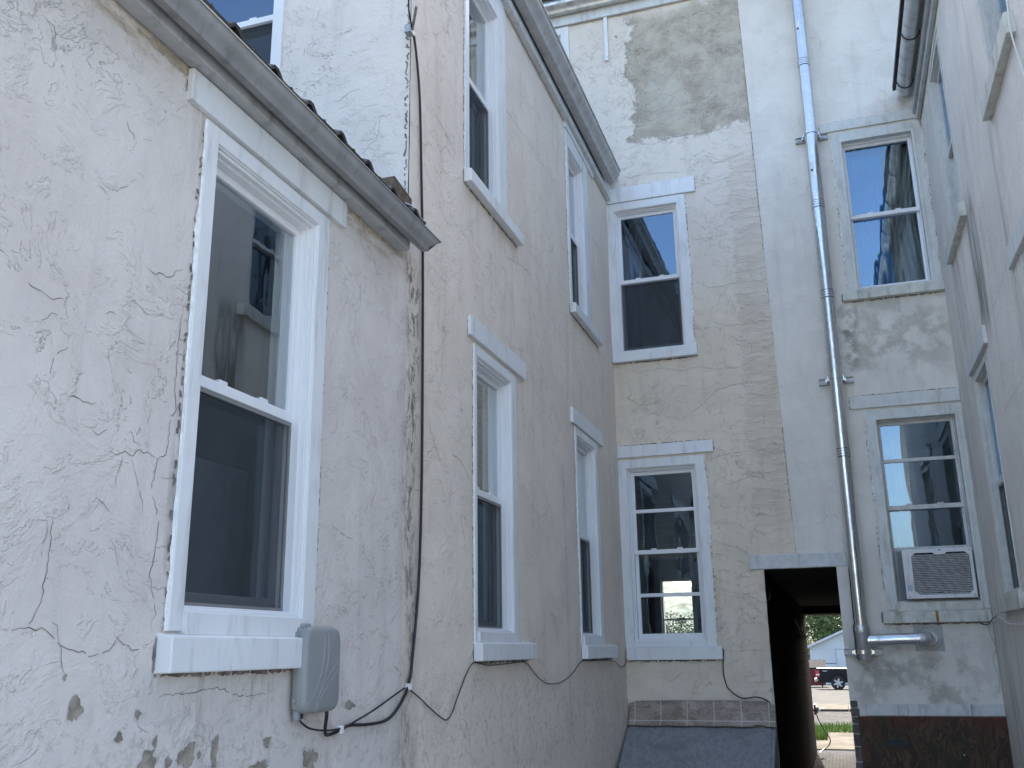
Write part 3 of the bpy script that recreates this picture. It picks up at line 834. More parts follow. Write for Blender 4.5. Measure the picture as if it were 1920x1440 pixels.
# ------------------------------------------------------------------ tall wing, left, behind it
tall = empty('house_wing', (-1.715, 5.9, 0), 'tall pinkish stucco wing with four white sash windows beside the back corner', 'house')
AT = (.0045, 11)
holesT = [(4.505, 5.035, 4.20, 5.56), (6.735, 7.215, 4.20, 5.56), (4.61, 5.20, 1.735, 3.18), (6.72, 7.295, 1.735, 3.18)]
avoid = [(4.4, 5.5, 4.0, 5.8), (6.6, 7.7, 4.0, 5.8), (4.4, 5.5, 1.55, 3.45), (6.5, 7.7, 1.55, 3.45)]
cr = CRACKS_L[7:15] + CRACKS_L[23:25]
cr += scatter_cracks(3.8, 8.1, 1.2, 3.9, 85, rc, -.35, (.04, .2), avoid) + scatter_cracks(3.8, 8.1, 3.7, 5.7, 75, rc, -.45, (.08, .35), avoid)
m = wall_mesh(FL, 3.735, 8.26, -.1, 5.80, holesT, .03, *AT, cracks=cr)
m.build('wall', [ROSE, CRACK, MORTAR], tall, smooth=True, recalc=False, sharp=60)
AF = (.006, 31)
hole_f = (-3.08, -2.49, 4.05, 5.55)
m = wall_mesh(FF, -5.0, -1.716, 3.3, 5.85, [hole_f], .03, *AF, cracks=scatter_cracks(-2.4, -1.75, 3.7, 5.0, 26, rc, .15, (.05, .2)))
m.add([(-5.0, -.1, 0), (-5.0, 5.85, 0), (-5.0, 5.85, -4.5), (-5.0, -.1, -4.5)], [(0, 1, 2, 3)])
# worn arris where the two walls meet
rr = random.Random(9)
ribbon(m, [(-1.727, 3.6), (-1.731, 4.1), (-1.728, 4.6), (-1.732, 5.6)], rr, *AF, w=.008, mi=1, jit=.009, off=.0022, gap=.45)
m.build('end_wall', [FRONTM, CRACK, MORTAR], tall, smooth=True, recalc=False, sharp=60)
def up(i, lab): return dict(label=lab, wallp=AT)
window(FL, tall, holesT[0], gl=GLASSL, depth=.048, cas=(.05, .135, .0, .20), lintel=None, sill=(4.44, 5.38, 4.117, 4.192), meet=4.90, room=(4.3, 5.7, 3.9, 5.75), **up(0, 'upper window nearest the low roof'))
window(FL, tall, holesT[1], gl=GLASSL, depth=.048, cas=(.045, .17, .0, .12), lintel=(6.66, 7.60, 5.68, 5.735), sill=(6.68, 7.60, 4.117, 4.192), meet=4.89, room=(6.0, 7.6, 3.9, 5.75), **up(1, 'upper window near the back corner'))
window(FL, tall, holesT[2], gl=GLASSL, depth=.048, cas=(.03, .09, .045, .055), lintel=(4.50, 5.465, 3.258, 3.368), sill=(4.575, 5.49, 1.604, 1.69), meet=2.47, room=(4.2, 5.6, 1.3, 3.4), **up(2, 'ground floor window beside the black cable'))
window(FL, tall, holesT[3], gl=GLASSL, depth=.048, cas=(.03, .095, .045, .055), lintel=(6.595, 7.565, 3.245, 3.358), sill=(6.70, 7.66, 1.59, 1.68), meet=2.47, room=(6.2, 7.7, 1.3, 3.4), **up(3, 'ground floor window near the back corner'))
window(FF, tall, hole_f, (.05, .055, .0, .05), None, None, 4.915, label='window above the low roof reflecting the sky', wallp=AF, room=(-3.4, -2.1, 3.9, 5.7), caulk=False)
e = MB(FL); e.box(3.66, 8.19, 5.735, 5.80, .002, .05); e.box(3.66, 8.19, 5.79, 5.95, .0, .036)
e.build('eaves_board', FASCW, tall, bevel=.006)
g = MB(FL)
pr = kprof(.058, 5.818, .135, .105)
g.prism(pr, 3.62, 7.99)
g.box(7.985, 7.992, 5.82, 5.90, .06, .16)
for q in range(7):   # hanger seams
    yy = 4.0 + q * .62
    g.box(yy, yy + .012, 5.90, 5.926, .06, .19)
g.build('gutter', ALU, tall, smooth=True, sharp=28)
r = MB(FL); r.hexa([(3.6, 5.94, .10), (8.19, 5.94, .10), (8.19, 5.975, .10), (3.6, 5.975, .10), (3.6, 7.0, -4.6), (8.19, 7.0, -4.6), (8.19, 7.04, -4.6), (3.6, 7.04, -4.6)])
r.build('roof', ROOFM, tall)

# ------------------------------------------------------------------ cream row house at the back
row = empty('row_house', (-1.2, 8.2, 0), 'cream row house at the back with a raw plaster patch and a brick sided passage', 'house')
AB = (.006, 51)
hUL = (-1.655, -1.052, 4.225, 5.625)
hLL = (-1.645, -1.035, 1.70, 3.175)
hAT = (-2.78, -2.10, 6.30, 7.655)
hPA = (-.547, .5, -.2, 2.262)
cr = CRACKS_B + scatter_cracks(-.95, -.36, 2.4, 6.2, 60, rc, -.05, (.06, .28), [hUL, hLL]) + scatter_cracks(-1.42, -.4, 6.3, 7.6, 55, rc, .3, (.06, .3)) \
    + scatter_cracks(-1.7, -.4, 3.4, 4.1, 16, rc, 0, (.06, .3)) + scatter_cracks(-1.7, -.9, 5.9, 7.6, 26, rc, .3, (.04, .14)) + scatter_cracks(-.9, -.56, 1.3, 2.3, 16, rc, 0, (.05, .2)) + scatter_cracks(-1.7, -.6, 1.25, 1.55, 8, rc, 0, (.04, .15))
m = wall_mesh(FB, -6.0, -.2, -.1, 7.8, [hUL, hLL, hAT, (-.547, -.15, -.2, 2.262)], .03, *AB, cracks=cr)
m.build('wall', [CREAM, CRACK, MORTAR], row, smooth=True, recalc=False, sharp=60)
kw = dict(wallp=AB)
window(FB, row, hUL, (.065, .066, .0, .07), (-1.712, -.882, 5.70, 5.848), (-1.712, -.957, 4.13, 4.218), 4.93, label='upper window reflecting a gutter and blue sky', room=(-2.2, -.6, 3.9, 5.85), **kw)

def far_window(q, r, d1):
    a, b, c, d = -2.90, -2.36, 1.35, 2.80
    A = [(r[0], r[2]), (r[1], r[2]), (r[1], r[3]), (r[0], r[3])]; B = [(a, c), (b, c), (b, d), (a, d)]
    q.add([(*p, d1) for p in A] + [(*p, d1) for p in B] + [(*p, d1 - .2) for p in B],
          [(k, (k + 1) % 4, 4 + (k + 1) % 4, 4 + k) for k in range(4)] + [(4 + k, 4 + (k + 1) % 4, 8 + (k + 1) % 4, 8 + k) for k in range(4)])
window(FB, row, hLL, (.068, .068, .035, .07), (-1.712, -.882, 3.265, 3.368), (-1.70, -.92, 1.563, 1.66), 2.45, rails=((2.80, .03), (2.09, .03)), screen=False,
       label='four light storm window one can see through to the street', room=(-3.3, -.68, .9, 3.15), room_depth=8.62, roomf=far_window, gl=glass('storm_glass', .14, .002, (.93, .95, .95)), **kw)
window(FB, row, hAT, (.07, .075, .0, .075), None, None, 7.0, label='attic window half hidden by the left gutter', room=(-3.2, -1.9, 6.0, 7.75), screen=False, caulk=False, **kw)
fw = MB(FS)
for (a, b, c, d) in ((2.36, 2.90, 1.35, 2.80),):
    fw.ring(a - .07, b + .07, c - .07, d + .07, .09, .09, .09, .09, -.1, .02)
    fw.box(a, b, 2.12, 2.155, -.05, -.02); fw.box(a, b, 1.785, 1.815, -.05, -.02)
fw.build('street_window', OLDGREY, row)
# street front, passage walls and ceiling
sfw = MB(FS)
def cut(a, b, c, d, holes, mi=0):
    us = sorted({a, b} | {q for h in holes for q in h[:2]}); vv = sorted({c, d} | {q for h in holes for q in h[2:]})
    for i in range(len(us) - 1):
        for jj in range(len(vv) - 1):
            cx, cy = (us[i] + us[i + 1]) / 2, (vv[jj] + vv[jj + 1]) / 2
            if not any(h[0] < cx < h[1] and h[2] < cy < h[3] for h in holes): sfw.quad((us[i], vv[jj], 0), (us[i + 1], vv[jj], 0), (us[i + 1], vv[jj + 1], 0), (us[i], vv[jj + 1], 0), mi)
cut(.547, 6.0, -.1, 7.8, [(2.36, 2.90, 1.35, 2.80)])
cut(-.2, .547, 2.262, 7.8, [])
sfw.build('street_wall', BRICK, row)
pw = MB(FI)
yy = np.linspace(8.192, 17.2, 60); zz = np.linspace(-.1, 2.262, 26)
YY, ZZ = np.meshgrid(yy, zz); NN = wavy(YY * 1.5, ZZ * 3, .012, 71)
NN[:, 0] += np.array([random.uniform(-.012, .012) for _ in zz])
pw.v = [(-.549 + float(n), float(a), float(b)) for a, b, n in zip(YY.ravel(), ZZ.ravel(), NN.ravel())]
pw.f = [(b * 60 + a, b * 60 + a + 1, (b + 1) * 60 + a + 1, (b + 1) * 60 + a) for b in range(25) for a in range(59)]
pw.mi = [0] * len(pw.f)
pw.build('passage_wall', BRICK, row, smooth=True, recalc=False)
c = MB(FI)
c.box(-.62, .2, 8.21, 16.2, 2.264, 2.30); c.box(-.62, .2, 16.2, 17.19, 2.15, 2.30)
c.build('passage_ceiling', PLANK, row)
b = MB(FB)
b.box(-.652, .10, 2.264, 2.376, -.12, .016)
b.build('passage_beam', LINTELW, row, bevel=.006)
rw_ = MB(FB); 
e = MB(FB); e.box(-6, -.36, 7.735, 7.93, .008, .035); e.box(-6, -.36, 7.90, 7.96, .0, .10)
e.build('eaves_board', FASCW, row, bevel=.006)
g = MB(FB); g.prism(kprof(.05, 7.84, .125, .10), -6, -.42); g.build('gutter', GALVD, row, smooth=True, sharp=28)
st = MB(FB); st.box(-1.662, -1.625, 7.28, 7.745, .01, .022); st.box(-1.668, -1.628, 7.245, 7.285, .008, .018)
st.build('hanging_strap', WHITE, row, bevel=.003)
r = MB(FI)
r.hexa([(-6, 7.98, 7.97), (-.28, 7.98, 7.95), (-.28, 12.7, 11.18), (-6, 12.7, 11.18), (-6, 7.98, 8.0), (-.28, 7.98, 8.0), (-.28, 12.7, 11.24), (-6, 12.7, 11.26)])
r.hexa([(-6, 12.7, 11.2), (-.3, 12.7, 11.2), (-.3, 17.4, 7.97), (-6, 17.4, 7.97), (-6, 12.7, 11.26), (-.3, 12.7, 11.26), (-.3, 17.4, 8.02), (-6, 17.4, 8.02)])
r.build('roof', ROOFM, row)

# ------------------------------------------------------------------ grey row house at the back, right of the seam
grey = empty('row_house', (.5, 8.2, 0), 'pale grey stucco row house at the back right of the painted seam', 'house')
def FG(u, v, n): return (u, 8.19 - n, v)
AG = (.005, 61)
hUR = (.40, 1.015, 4.545, 5.965)
hAC = (.418, 1.045, 1.955, 3.44)
def seam(v): return -.281 - (v - 2.378) / 5.246 * .073
cr = scatter_cracks(-.2, .3, 2.5, 7.5, 14, rc, -.1, (.06, .25)) + scatter_cracks(.1, 1.05, 1.3, 1.8, 8, rc, 0, (.05, .2))
m = wall_mesh(FG, -.281, 6.0, -.1, 7.8, [hUR, hAC, (-.5, .015, -.2, 2.262)], .03, *AG, cracks=cr, peels=(), u0f=lambda V: seam(np.maximum(V, 2.262)))
# edge of the thicker grey coat along the seam
vs = []; rr = random.Random(3)
for k in range(180):
    v = 2.27 + k * .0307
    n = float(wavy([seam(v)], [v], *AG)[0])
    vs += [(seam(v), v, n), (seam(v) - rr.uniform(0, .006), v, -.014)]
m.add(vs, [(2 * i, 2 * i + 2, 2 * i + 3, 2 * i + 1) for i in range(179)])
ribbon(m, [(seam(2.3) - .004, 2.3), (seam(5) - .004, 5.0), (seam(7.7) - .004, 7.7)], rr, *AG, w=.006, mi=1, jit=.004, off=-.008, gap=.3)
m.build('wall', [GREYM, CRACK, MORTAR], grey, smooth=True, recalc=False, sharp=60)
og = dict(mats=(OLDWHITE, OLDGREY, SILLOLD), old=True, screen=False, wallp=AG, depth=.075)
window(FG, grey, hUR, (.057, .055, .0, .075), (.25, 1.083, 6.06, 6.15), (.289, 1.083, 4.46, 4.535), 5.255, label='upper right window with drawn curtains', gl=GLASSOLD, room=(.15, 1.9, 4.2, 6.1), **dict(og, mats=(OLDWHITE, VINYL, SILLOLD)))
window(FG, grey, hAC, (.055, .036, .04, .065), (.252, 1.083, 3.525, 3.63), (.32, 1.083, 1.815, 1.90), 2.71, rails=((3.09, .028), (2.385, .03)), label='window holding the air conditioner', gl=GLASSOLD, room=(.15, 1.9, 1.5, 3.5), **og)
pr_ = MB(FI)
pr_.box(.03, .12, 8.2, 17.15, -.1, 2.27)
pr_.build('passage_wall', BRICK, grey)
e = MB(FG); e.box(-.34, 6, 7.735, 7.93, .008, .035); e.box(-.34, 6, 7.90, 7.96, .0, .10); e.build('eaves_board', FASCW, grey, bevel=.006)
r = MB(FI)
r.hexa([(-.29, 7.98, 7.97), (6, 7.98, 7.97), (6, 12.7, 11.2), (-.29, 12.7, 11.2), (-.29, 7.98, 8.02), (6, 7.98, 8.02), (6, 12.7, 11.26), (-.29, 12.7, 11.26)])
r.hexa([(-.29, 12.7, 11.2), (6, 12.7, 11.2), (6, 17.4, 7.97), (-.29, 17.4, 7.97), (-.29, 12.7, 11.26), (6, 12.7, 11.26), (6, 17.4, 8.02), (-.29, 17.4, 8.02)])
r.build('roof', ROOFM, grey)
sf = MB(FS); sf.quad((-6, -.1, 0), (-.2, -.1, 0), (-.2, 7.8, 0), (-6, 7.8, 0)); sf.build('street_wall', BRICK, grey)
bs = MB(FG)   # rough stone left bare at the foot, beside the passage
rr = random.Random(12)
z = -.05
while z < 1.2:
    hgt = rr.uniform(.05, .11)
    bs.box(.016 + rr.uniform(-.006, .004), .07 + rr.uniform(-.01, .03), z, z + hgt - .008, -.05, .012 + rr.uniform(0, .012)); z += hgt
bs.build('stone_quoin', plain('dark_rubble_stone', (.10, .09, .085), .95, var=.4, scale=15, bump=.01, bscale=30), grey, bevel=.008)

# ------------------------------------------------------------------ right wing
right = empty('house_wing', (1.085, 5.0, 0), 'grainy grey stucco wing along the right side with recessed windows', 'house')
AR = (.004, 81)
def FRD(u, v, n): return (1.085 + .012 - n, -u, v)
wins = {'uf': (-7.43, -6.74, 4.56, 5.98), 'lf': (-7.40, -6.73, 1.945, 3.53), 'un': (-5.33, -4.62, 4.62, 6.0), 'ln': (-5.30, -4.60, 1.95, 3.62)}
m = wall_mesh(FR, -8.26, -2.2, -.1, 6.12, list(wins.values()), .03, *AR, cracks=CRACKS_R, reveal=.2)
m.add([(-2.2, -.1, 0), (-2.2, 6.1, 0), (-2.2, 7.2, -4.5), (-2.2, -.1, -4.5)], [(0, 1, 2, 3)])
# softly rounded corner pier against the back house
cp = []
for z in np.linspace(-.1, 6.1, 60):
    for q in range(9):
        a = q / 8 * math.pi / 2
        r_ = .05 + float(wavy([z], [q * .2], .006, 83)[0])
        cp.append((-8.2 + r_ * (1 - math.sin(a)) * .9 - .0, z, .055 - r_ * (1 - math.cos(a)) * 1.0 - .0))
m.build('wall', [ROUGHM, CRACK, MORTAR], right, smooth=True, recalc=False, sharp=60)
orr = dict(mats=(OLDWHITE, OLDGREY, SILLOLD), wallp=AR, caulk=False, depth=.03, cas_n=.008)
def rwin(k, lab, lin, sil, meet, screen):
    a, b, c, d = wins[k]
    window(FRD, right, (a + .045, b - .045, c + .02, d - .05), (.043, .043, .018, .048), lin, sil, meet, label=lab, screen=screen, lin_n=.036, sill_n=.058, gl=GLASS, room=(a - .05, b + .05, c - .2, d + .05), **orr)
rwin('uf', 'upper far window under the eaves', None, (-7.58, -6.66, 4.455, 4.555), 5.25, False)
rwin('lf', 'lower window nearest the back corner', (-7.47, -6.61, 3.532, 3.655), (-7.45, -6.62, 1.855, 1.945), 2.72, True)
rwin('un', 'upper near window with a dangling cable', None, (-5.46, -4.595, 4.50, 4.615), 5.3, False)
rwin('ln', 'lower near window cut by the picture edge', (-5.53, -4.5, 3.622, 3.735), (-5.5, -4.5, 1.86, 1.945), 2.75, True)
e = MB(FR); e.box(-8.16, -2.1, 6.03, 6.30, .004, .035); e.box(-8.17, -2.1, 6.095, 6.16, .035, .062); e.box(-8.16, -2.1, 6.26, 6.32, .03, .12)
e.build('eaves_board', FASC, right, bevel=.005)
g = MB(FR)
prf = []
for q in range(13):
    a = math.pi + math.pi * q / 12
    prf.append((.128 + .062 * math.cos(a), 6.225 + .075 * math.sin(a)))
prf += [(n * .94 + .128 * .06, v + .004) for n, v in prf[::-1]]
g.prism(prf, -7.93, -2.1)
cap = [(.128 + .06 * math.cos(math.pi + math.pi * q / 12), 6.225 + .073 * math.sin(math.pi + math.pi * q / 12)) for q in range(13)]
g.prism(cap, -7.932, -7.925)
gut = g.build('gutter', GALVD, right, smooth=True, sharp=40)
for yy in (-7.80, -7.10, -6.4, -5.7, -5.0):
    h = MB(FR)
    pts = [(yy, 6.225 + .079 * math.sin(math.pi + math.pi * q / 12), .128 + .066 * math.cos(math.pi + math.pi * q / 12)) for q in range(13)]
    h.tube(pts, .004, 6)
    h.build('gutter_hanger', BLACKC, gut)
r = MB(FR); r.hexa([(-8.1, 6.31, .20), (-2.05, 6.31, .20), (-2.05, 6.35, .20), (-8.1, 6.35, .20), (-8.1, 7.3, -4.5), (-2.05, 7.3, -4.5), (-2.05, 7.34, -4.5), (-8.1, 7.34, -4.5)])
r.build('roof', ROOFM, right)

# ------------------------------------------------------------------ air conditioner in the right ground floor window
ac = empty('air_conditioner', (.75, 8.15, 1.99), 'white air conditioner with grey fins sticking out of the lower right window', 'air conditioner')
m = MB(FG)
m.box(.515, 1.0, 2.0, 2.362, -.42, .035)
m.build('case', ACM, ac, bevel=.006)
m = MB(FG)   # rear frame with cut corners
a, b, c, d = .508, 1.006, 1.994, 2.368
ia, ib, ic, id_ = .573, .984, 2.022, 2.338
o = [(a, c), (b, c), (b, d), (a, d)]
inn = [(ia + .03, ic), (ib - .03, ic), (ib, ic + .03), (ib, id_ - .03), (ib - .03, id_), ((ia + ib) / 2 + .05, id_), ((ia + ib) / 2 + .035, id_ - .016), ((ia + ib) / 2 - .035, id_ - .016), ((ia + ib) / 2 - .05, id_), (ia + .03, id_), (ia, id_ - .03), (ia, ic + .03)]
vs = [(*q, .052) for q in o] + [(*q, .052) for q in inn] + [(*q, .034) for q in o] + [(*q, .034) for q in inn]
gi = lambda k: 4 + k
fs = [(0, 1, gi(1), gi(0)), (1, gi(2), gi(1)), (1, 2, gi(3), gi(2)), (2, gi(4), gi(3)), (2, 3, gi(9), gi(8), gi(7), gi(6), gi(5), gi(4)), (3, gi(10), gi(9)), (3, 0, gi(11), gi(10)), (0, gi(0), gi(11))]
n_o, n_t = 4, 16
fs += [(k, n_t + k, n_t + (k + 1) % 4, (k + 1) % 4) for k in range(4)]
fs += [(4 + k, 4 + (k + 1) % 12, n_t + 4 + (k + 1) % 12, n_t + 4 + k) for k in range(12)]
m.add(vs, fs)
m.build('rear_frame', ACM, ac, bevel=.002)
m = MB(FG); m.box(ia - .01, ib + .01, ic - .01, id_ + .01, .030, .0355); m.build('coil', ACDARK, ac)
m = MB(FG); rr = random.Random(8)
nf = 23
for k in range(nf):
    z = ic + .008 + k * (id_ - ic - .012) / nf
    pts = []
    for q in range(25):
        u = ia + .002 + (ib - ia - .004) * q / 24
        dent = 0
        if k in (1, 2) and 8 < q < 12: dent = .004
        if q > 17: dent += .0035 * math.sin((k - 16 + (q - 17) * 1.1) * .9) * math.exp(-abs(k - 12 + (q - 18) * 1.2) / 2.)
        pts.append((u, z + .0015 * math.sin(q * 1.7 + k) + dent, .046))
    vs = []
    for (u, v, n) in pts: vs += [(u, v - .0058, n - .008), (u, v + .0012, n), (u, v + .0036, n - .003)]
    m.add(vs, [(3 * i + j, 3 * i + 3 + j, 3 * i + 4 + j, 3 * i + 1 + j) for i in range(24) for j in range(2)])
m.build('fins', ACFIN, ac)
m = MB(FG)
for k in range(9):   # pleated side curtain left of the case, vent slots on the side
    m.box(.474 + k * .0045, .4765 + k * .0045, 2.0, 2.36, -.055, -.035 - .004 * (k % 2))
m.box(.46, .515, 1.99, 2.372, -.062, -.056)
m.build('side_panel', plain('ac_side_grey', (.30, .32, .34), .6), ac)
m = MB(FG)
for k in range(16):
    z = 2.03 + k * .02
    m.box(.5125, .5152, z, z + .010, -.03, .022)
m.build('side_vents', ACDARK, ac)
m = MB(FG)   # the small print on the frame's left rail, illegible at this size
rr = random.Random(2)
for k in range(22):
    z = 2.17 + k * .0048
    m.box(.535, .535 + rr.uniform(.006, .011), z, z + .002, .0521, .0526)
m.box(.522, .556, 2.05, 2.10, .0521, .0524)
m.build('rating_label', plain('faded_print', (.46, .50, .56), .6), ac)
for (a_, b_, r_) in ((.78, 2.356, .006), (.53, 2.006, .004), (.99, 2.01, .004), (.99, 2.352, .004)):
    m = MB(FG); m.tube([(a_, b_, .052), (a_, b_, .056)], r_, 8); m.build('screw', ACDARK, ac)
# rust run on the sill below it is a stain in the sill
m = MB(FG)
rr = random.Random(6)
vs = [(.685, 1.9, .0512), (.722, 1.9, .0512)]
for k in range(1, 9):
    z = 1.9 - k * .0105
    vs += [(.697 + rr.uniform(-.004, .003), z, .0512), (.716 + rr.uniform(-.004, .003), z, .0512)]
m.add(vs, [(2 * i, 2 * i + 1, 2 * i + 3, 2 * i + 2) for i in range(8)])
for w_ in bpy.data.objects:
    if w_.get('label') == 'window holding the air conditioner': m.build('rust_stain', plain('rust', (.36, .17, .05), .9, var=.3, scale=40), w_, recalc=False)

# ------------------------------------------------------------------ galvanised exhaust duct
duct = empty('exhaust_duct', (.15, 8.06, 1.5), 'tall shiny galvanised duct on brackets between the passage and the right windows', 'duct')
def dx(z): return .149 + (z - 1.57) * .00555
cuts = [1.70, 1.775, 3.147, 3.77, 4.503, 5.328, 6.023, 6.723, 7.09, 8.6]
DN = .132
for z0, z1 in zip([1.775, 3.147, 4.503, 5.328, 6.723], [3.147, 4.503, 5.328, 6.723, 9.0]):
    m = MB(FB); n = 8
    m.tube([(dx(z0), z0 + .004, DN), (dx(z1), z1 - .002, DN)], .0525, 28)
    m.build('pipe_section', GALV, duct, smooth=True, sharp=50)
for z in (3.147, 4.503, 5.328, 6.723):
    m = MB(FB)
    for q, rr_ in ((-.022, .0548), (.0, .0553), (.022, .0548)):
        m.tube([(dx(z), z + q - .010, DN), (dx(z), z + q - .007, DN), (dx(z), z + q + .007, DN), (dx(z), z + q + .010, DN)], [.0527, rr_ + .002, rr_ + .002, .0527], 28)
    for q in (-.034, .034): m.tube([(dx(z), z + q - .0018, DN), (dx(z), z + q + .0018, DN)], .0532, 28, 1)
    m.build('joint_band', [GALV, ACDARK], duct, smooth=True, sharp=40)
m = MB(FB)   # tee with a capped foot
m.tube([(dx(1.5), 1.552, DN), (dx(1.6), 1.56, DN), (dx(1.6), 1.60, DN), (dx(1.6), 1.605, DN), (dx(1.7), 1.74, DN), (dx(1.75), 1.745, DN), (dx(1.75), 1.80, DN), (dx(1.8), 1.806, DN)],
       [.050, .054, .054, .058, .058, .061, .061, .056], 28)
m.tube([(dx(1.6), 1.558, DN), (dx(1.6), 1.545, DN)], [.047, .044], 24)
m.build('tee', GALVD, duct, smooth=True, sharp=40)
m = MB(FB)
m.tube([(.18, 1.690, DN), (.56, 1.697, DN)], .044, 24)
for u in (.225, .262, .275, .47, .545): m.tube([(u, 1.69 + u * .018 - .003, DN), (u + .008, 1.69 + u * .018 - .003, DN)], .0465, 24)
m.build('branch_pipe', GALV, duct, smooth=True, sharp=40)
m = MB(FB)
pts = [(.555, 1.697, DN)]
for q in range(9):
    a = q / 8 * math.pi / 2
    pts.append((.575 + .062 * math.sin(a), 1.697, DN - .062 + .062 * math.cos(a)))
pts.append((.637, 1.697, .0))
m.tube(pts, .0465, 24)
for q in range(4):
    a = (q + .5) / 4 * math.pi / 2
    c_ = Vector((.575 + .062 * math.sin(a), 1.697, DN - .062 + .062 * math.cos(a))); t_ = Vector((math.cos(a), 0, -math.sin(a)))
    m.tube([tuple(c_ - t_ * .003), tuple(c_ + t_ * .003)], .049, 24)
m.build('elbow', GALVD, duct, smooth=True, sharp=40)
m = MB(FB)
m.box(.528, .735, 1.605, 1.815, -.005, .012)
m.tube([(.637, 1.697, .008), (.637, 1.697, .022)], [.090, .082], 30)
m.build('wall_plate', plain('painted_wall_plate', (.44, .435, .42), .7, grime=((.2, .19, .17), .5)), duct, bevel=.002)
for z in (6.02, 3.775, 1.605):
    m = MB(FB); c0 = dx(z)
    ww = .135 if z > 2 else .14
    m.box(c0 - ww, c0 + ww + .005, z - .026, z + .026, .004, .030)
    m.box(c0 - ww, c0 + ww + .005, z - .026, z - .020, .030, .048); m.box(c0 - ww, c0 + ww + .005, z + .020, z + .026, .030, .048)
    br = m.build('bracket', STEEL, duct, bevel=.002)
    m = MB(FB)
    m.tube([(c0, z - .014, DN), (c0, z + .014, DN)], .0605, 28)
    for s_ in (-1, 1):
        m.box(c0 + s_ * .058 - .006, c0 + s_ * .058 + .006, z - .018, z + .018, .03, DN)
        m.tube([(c0 + s_ * .068, z, .045), (c0 + s_ * .068, z, .10)], .006, 8)
        m.box(c0 + s_ * .068 - .012, c0 + s_ * .068 + .012, z - .012, z + .012, .045, .058)
    m.build('clamp', GALV, br, smooth=True, sharp=40)
    for s_ in (-1, 1):
        m = MB(FB); m.tube([(c0 + s_ * .105, z, .029), (c0 + s_ * .105, z, .038)], .011, 8)
        m.build('bolt', STEEL, br)
m = MB(FB)
def sticker(z):
    m_ = MB(FB)
    for q in range(5):
        a0, a1 = rad(48 + q * 7), rad(55 + q * 7)
        for (z0, z1, mi) in ((z, z + .10, 0),):
            m_.quad(*[(dx(z) - math.cos(aa) * .0532 + .0, zz, DN + math.sin(aa) * .0532) for aa, zz in ((a0, z0), (a1, z0), (a1, z1), (a0, z1))], mi)
        if 1 <= q <= 3: m_.quad(*[(dx(z) - math.cos(aa) * .0535, zz, DN + math.sin(aa) * .0535) for aa, zz in ((a0, z + .012), (a1, z + .012), (a1, z + .034), (a0, z + .034))], 1)
    return m_.build('sticker', [plain('sticker_white', (.7, .72, .76), .5), plain('sticker_dark', (.05, .05, .06), .5)], duct, recalc=False)
sticker(7.04); sticker(5.62)

# ------------------------------------------------------------------ utility box
ub = empty('utility_box', (-1.70, 2.97, 1.46), 'grey plastic utility box with embossed curves on the left wall under a window corner', 'utility box')
m = MB(FL); m.box(2.868, 3.075, 1.475, 1.735, .0135, .042); m.box(2.875, 2.90, 1.44, 1.48, .014, .036); m.box(2.885, 2.93, 1.73, 1.748, .0135, .045)
m.build('back_box', BOXGREY, ub, bevel=.008)
m = MB(FL)
U0, U1, V0, V1 = 2.862, 3.098, 1.463, 1.738
def cover(u, v):   # gently domed cover with raised curves
    a = (u - U0) / (U1 - U0); b = (v - V0) / (V1 - V0)
    n = .066 + .008 * (1 - (2 * a - 1) ** 2) * (1 - (2 * b - 1) ** 4)
    for k, s_ in ((0, 1), (1, 1), (2, -1), (3, -1)):
        if k < 2: c_ = (.48 + .13 * k) - (.62 + .05 * k) * max(0, .72 - b) ** 1.9
        else: c_ = 1.0 - (.30 + .0 * k) - .55 * max(0, .62 - .12 * (k - 2) - b) ** 1.0 + .75 * max(0, b - (.62 - .12 * (k - 2)) + .18) ** 1.2 - .1
        n += s_ * .0022 * math.exp(-((a - c_) / .016) ** 2)
    return n
def outline(t, inset):
    # rounded, slightly bowed rectangle
    hw, hh = (U1 - U0) / 2 - inset, (V1 - V0) / 2 - inset
    cx, cy = (U0 + U1) / 2, (V0 + V1) / 2
    c, s_ = math.cos(t), math.sin(t)
    p = 7.5
    r = (abs(c) ** p + abs(s_) ** p) ** (-1 / p)
    return cx + hw * r * c, cy + hh * r * s_
K = 72; rings = []
for (ins, n) in ((0.006, .030), (.0, .034), (.0, .052), (.004, .062)): rings.append([(*outline(2 * math.pi * k / K, ins), n) for k in range(K)])
for ins in (.009, .018, .028, .04, .055, .07, .085, .1, .113): 
    rings.append([])
    for k in range(K):
        t = 2 * math.pi * k / K
        q = (ins - .009) / .109
        x0, y0 = outline(t, .009); cx, cy = (U0 + U1) / 2, (V0 + V1) / 2
        x, y = x0 + (cx - x0) * q, y0 + (cy - y0) * q
        rings[-1].append((x, y, cover(x, y)))
vs = [p for r in rings for p in r]
fs = [(a * K + k, a * K + (k + 1) % K, (a + 1) * K + (k + 1) % K, (a + 1) * K + k) for a in range(len(rings) - 1) for k in range(K)]
fs += [tuple((len(rings) - 1) * K + k for k in range(K))]
m.add(vs, fs)
m.build('cover', BOXGREY, ub, smooth=True, sharp=50)
def crv(k):
    out = []
    for i in range(24):
        b = .08 + .84 * i / 23
        if k < 2: a = (.46 + .12 * k) - (.85 - .02 * k) * max(0, .75 - b) ** 2.0
        else: a = .28 + .06 * (k - 2) + (.9 + .12 * (3 - k)) * max(0, (i / 23)) ** 1.7 * .75; b = .03 + (.63 - .13 * (k - 2)) * (i / 23)
        if .03 < a < .965: out.append((U0 + a * (U1 - U0), V0 + b * (V1 - V0)))
    return out
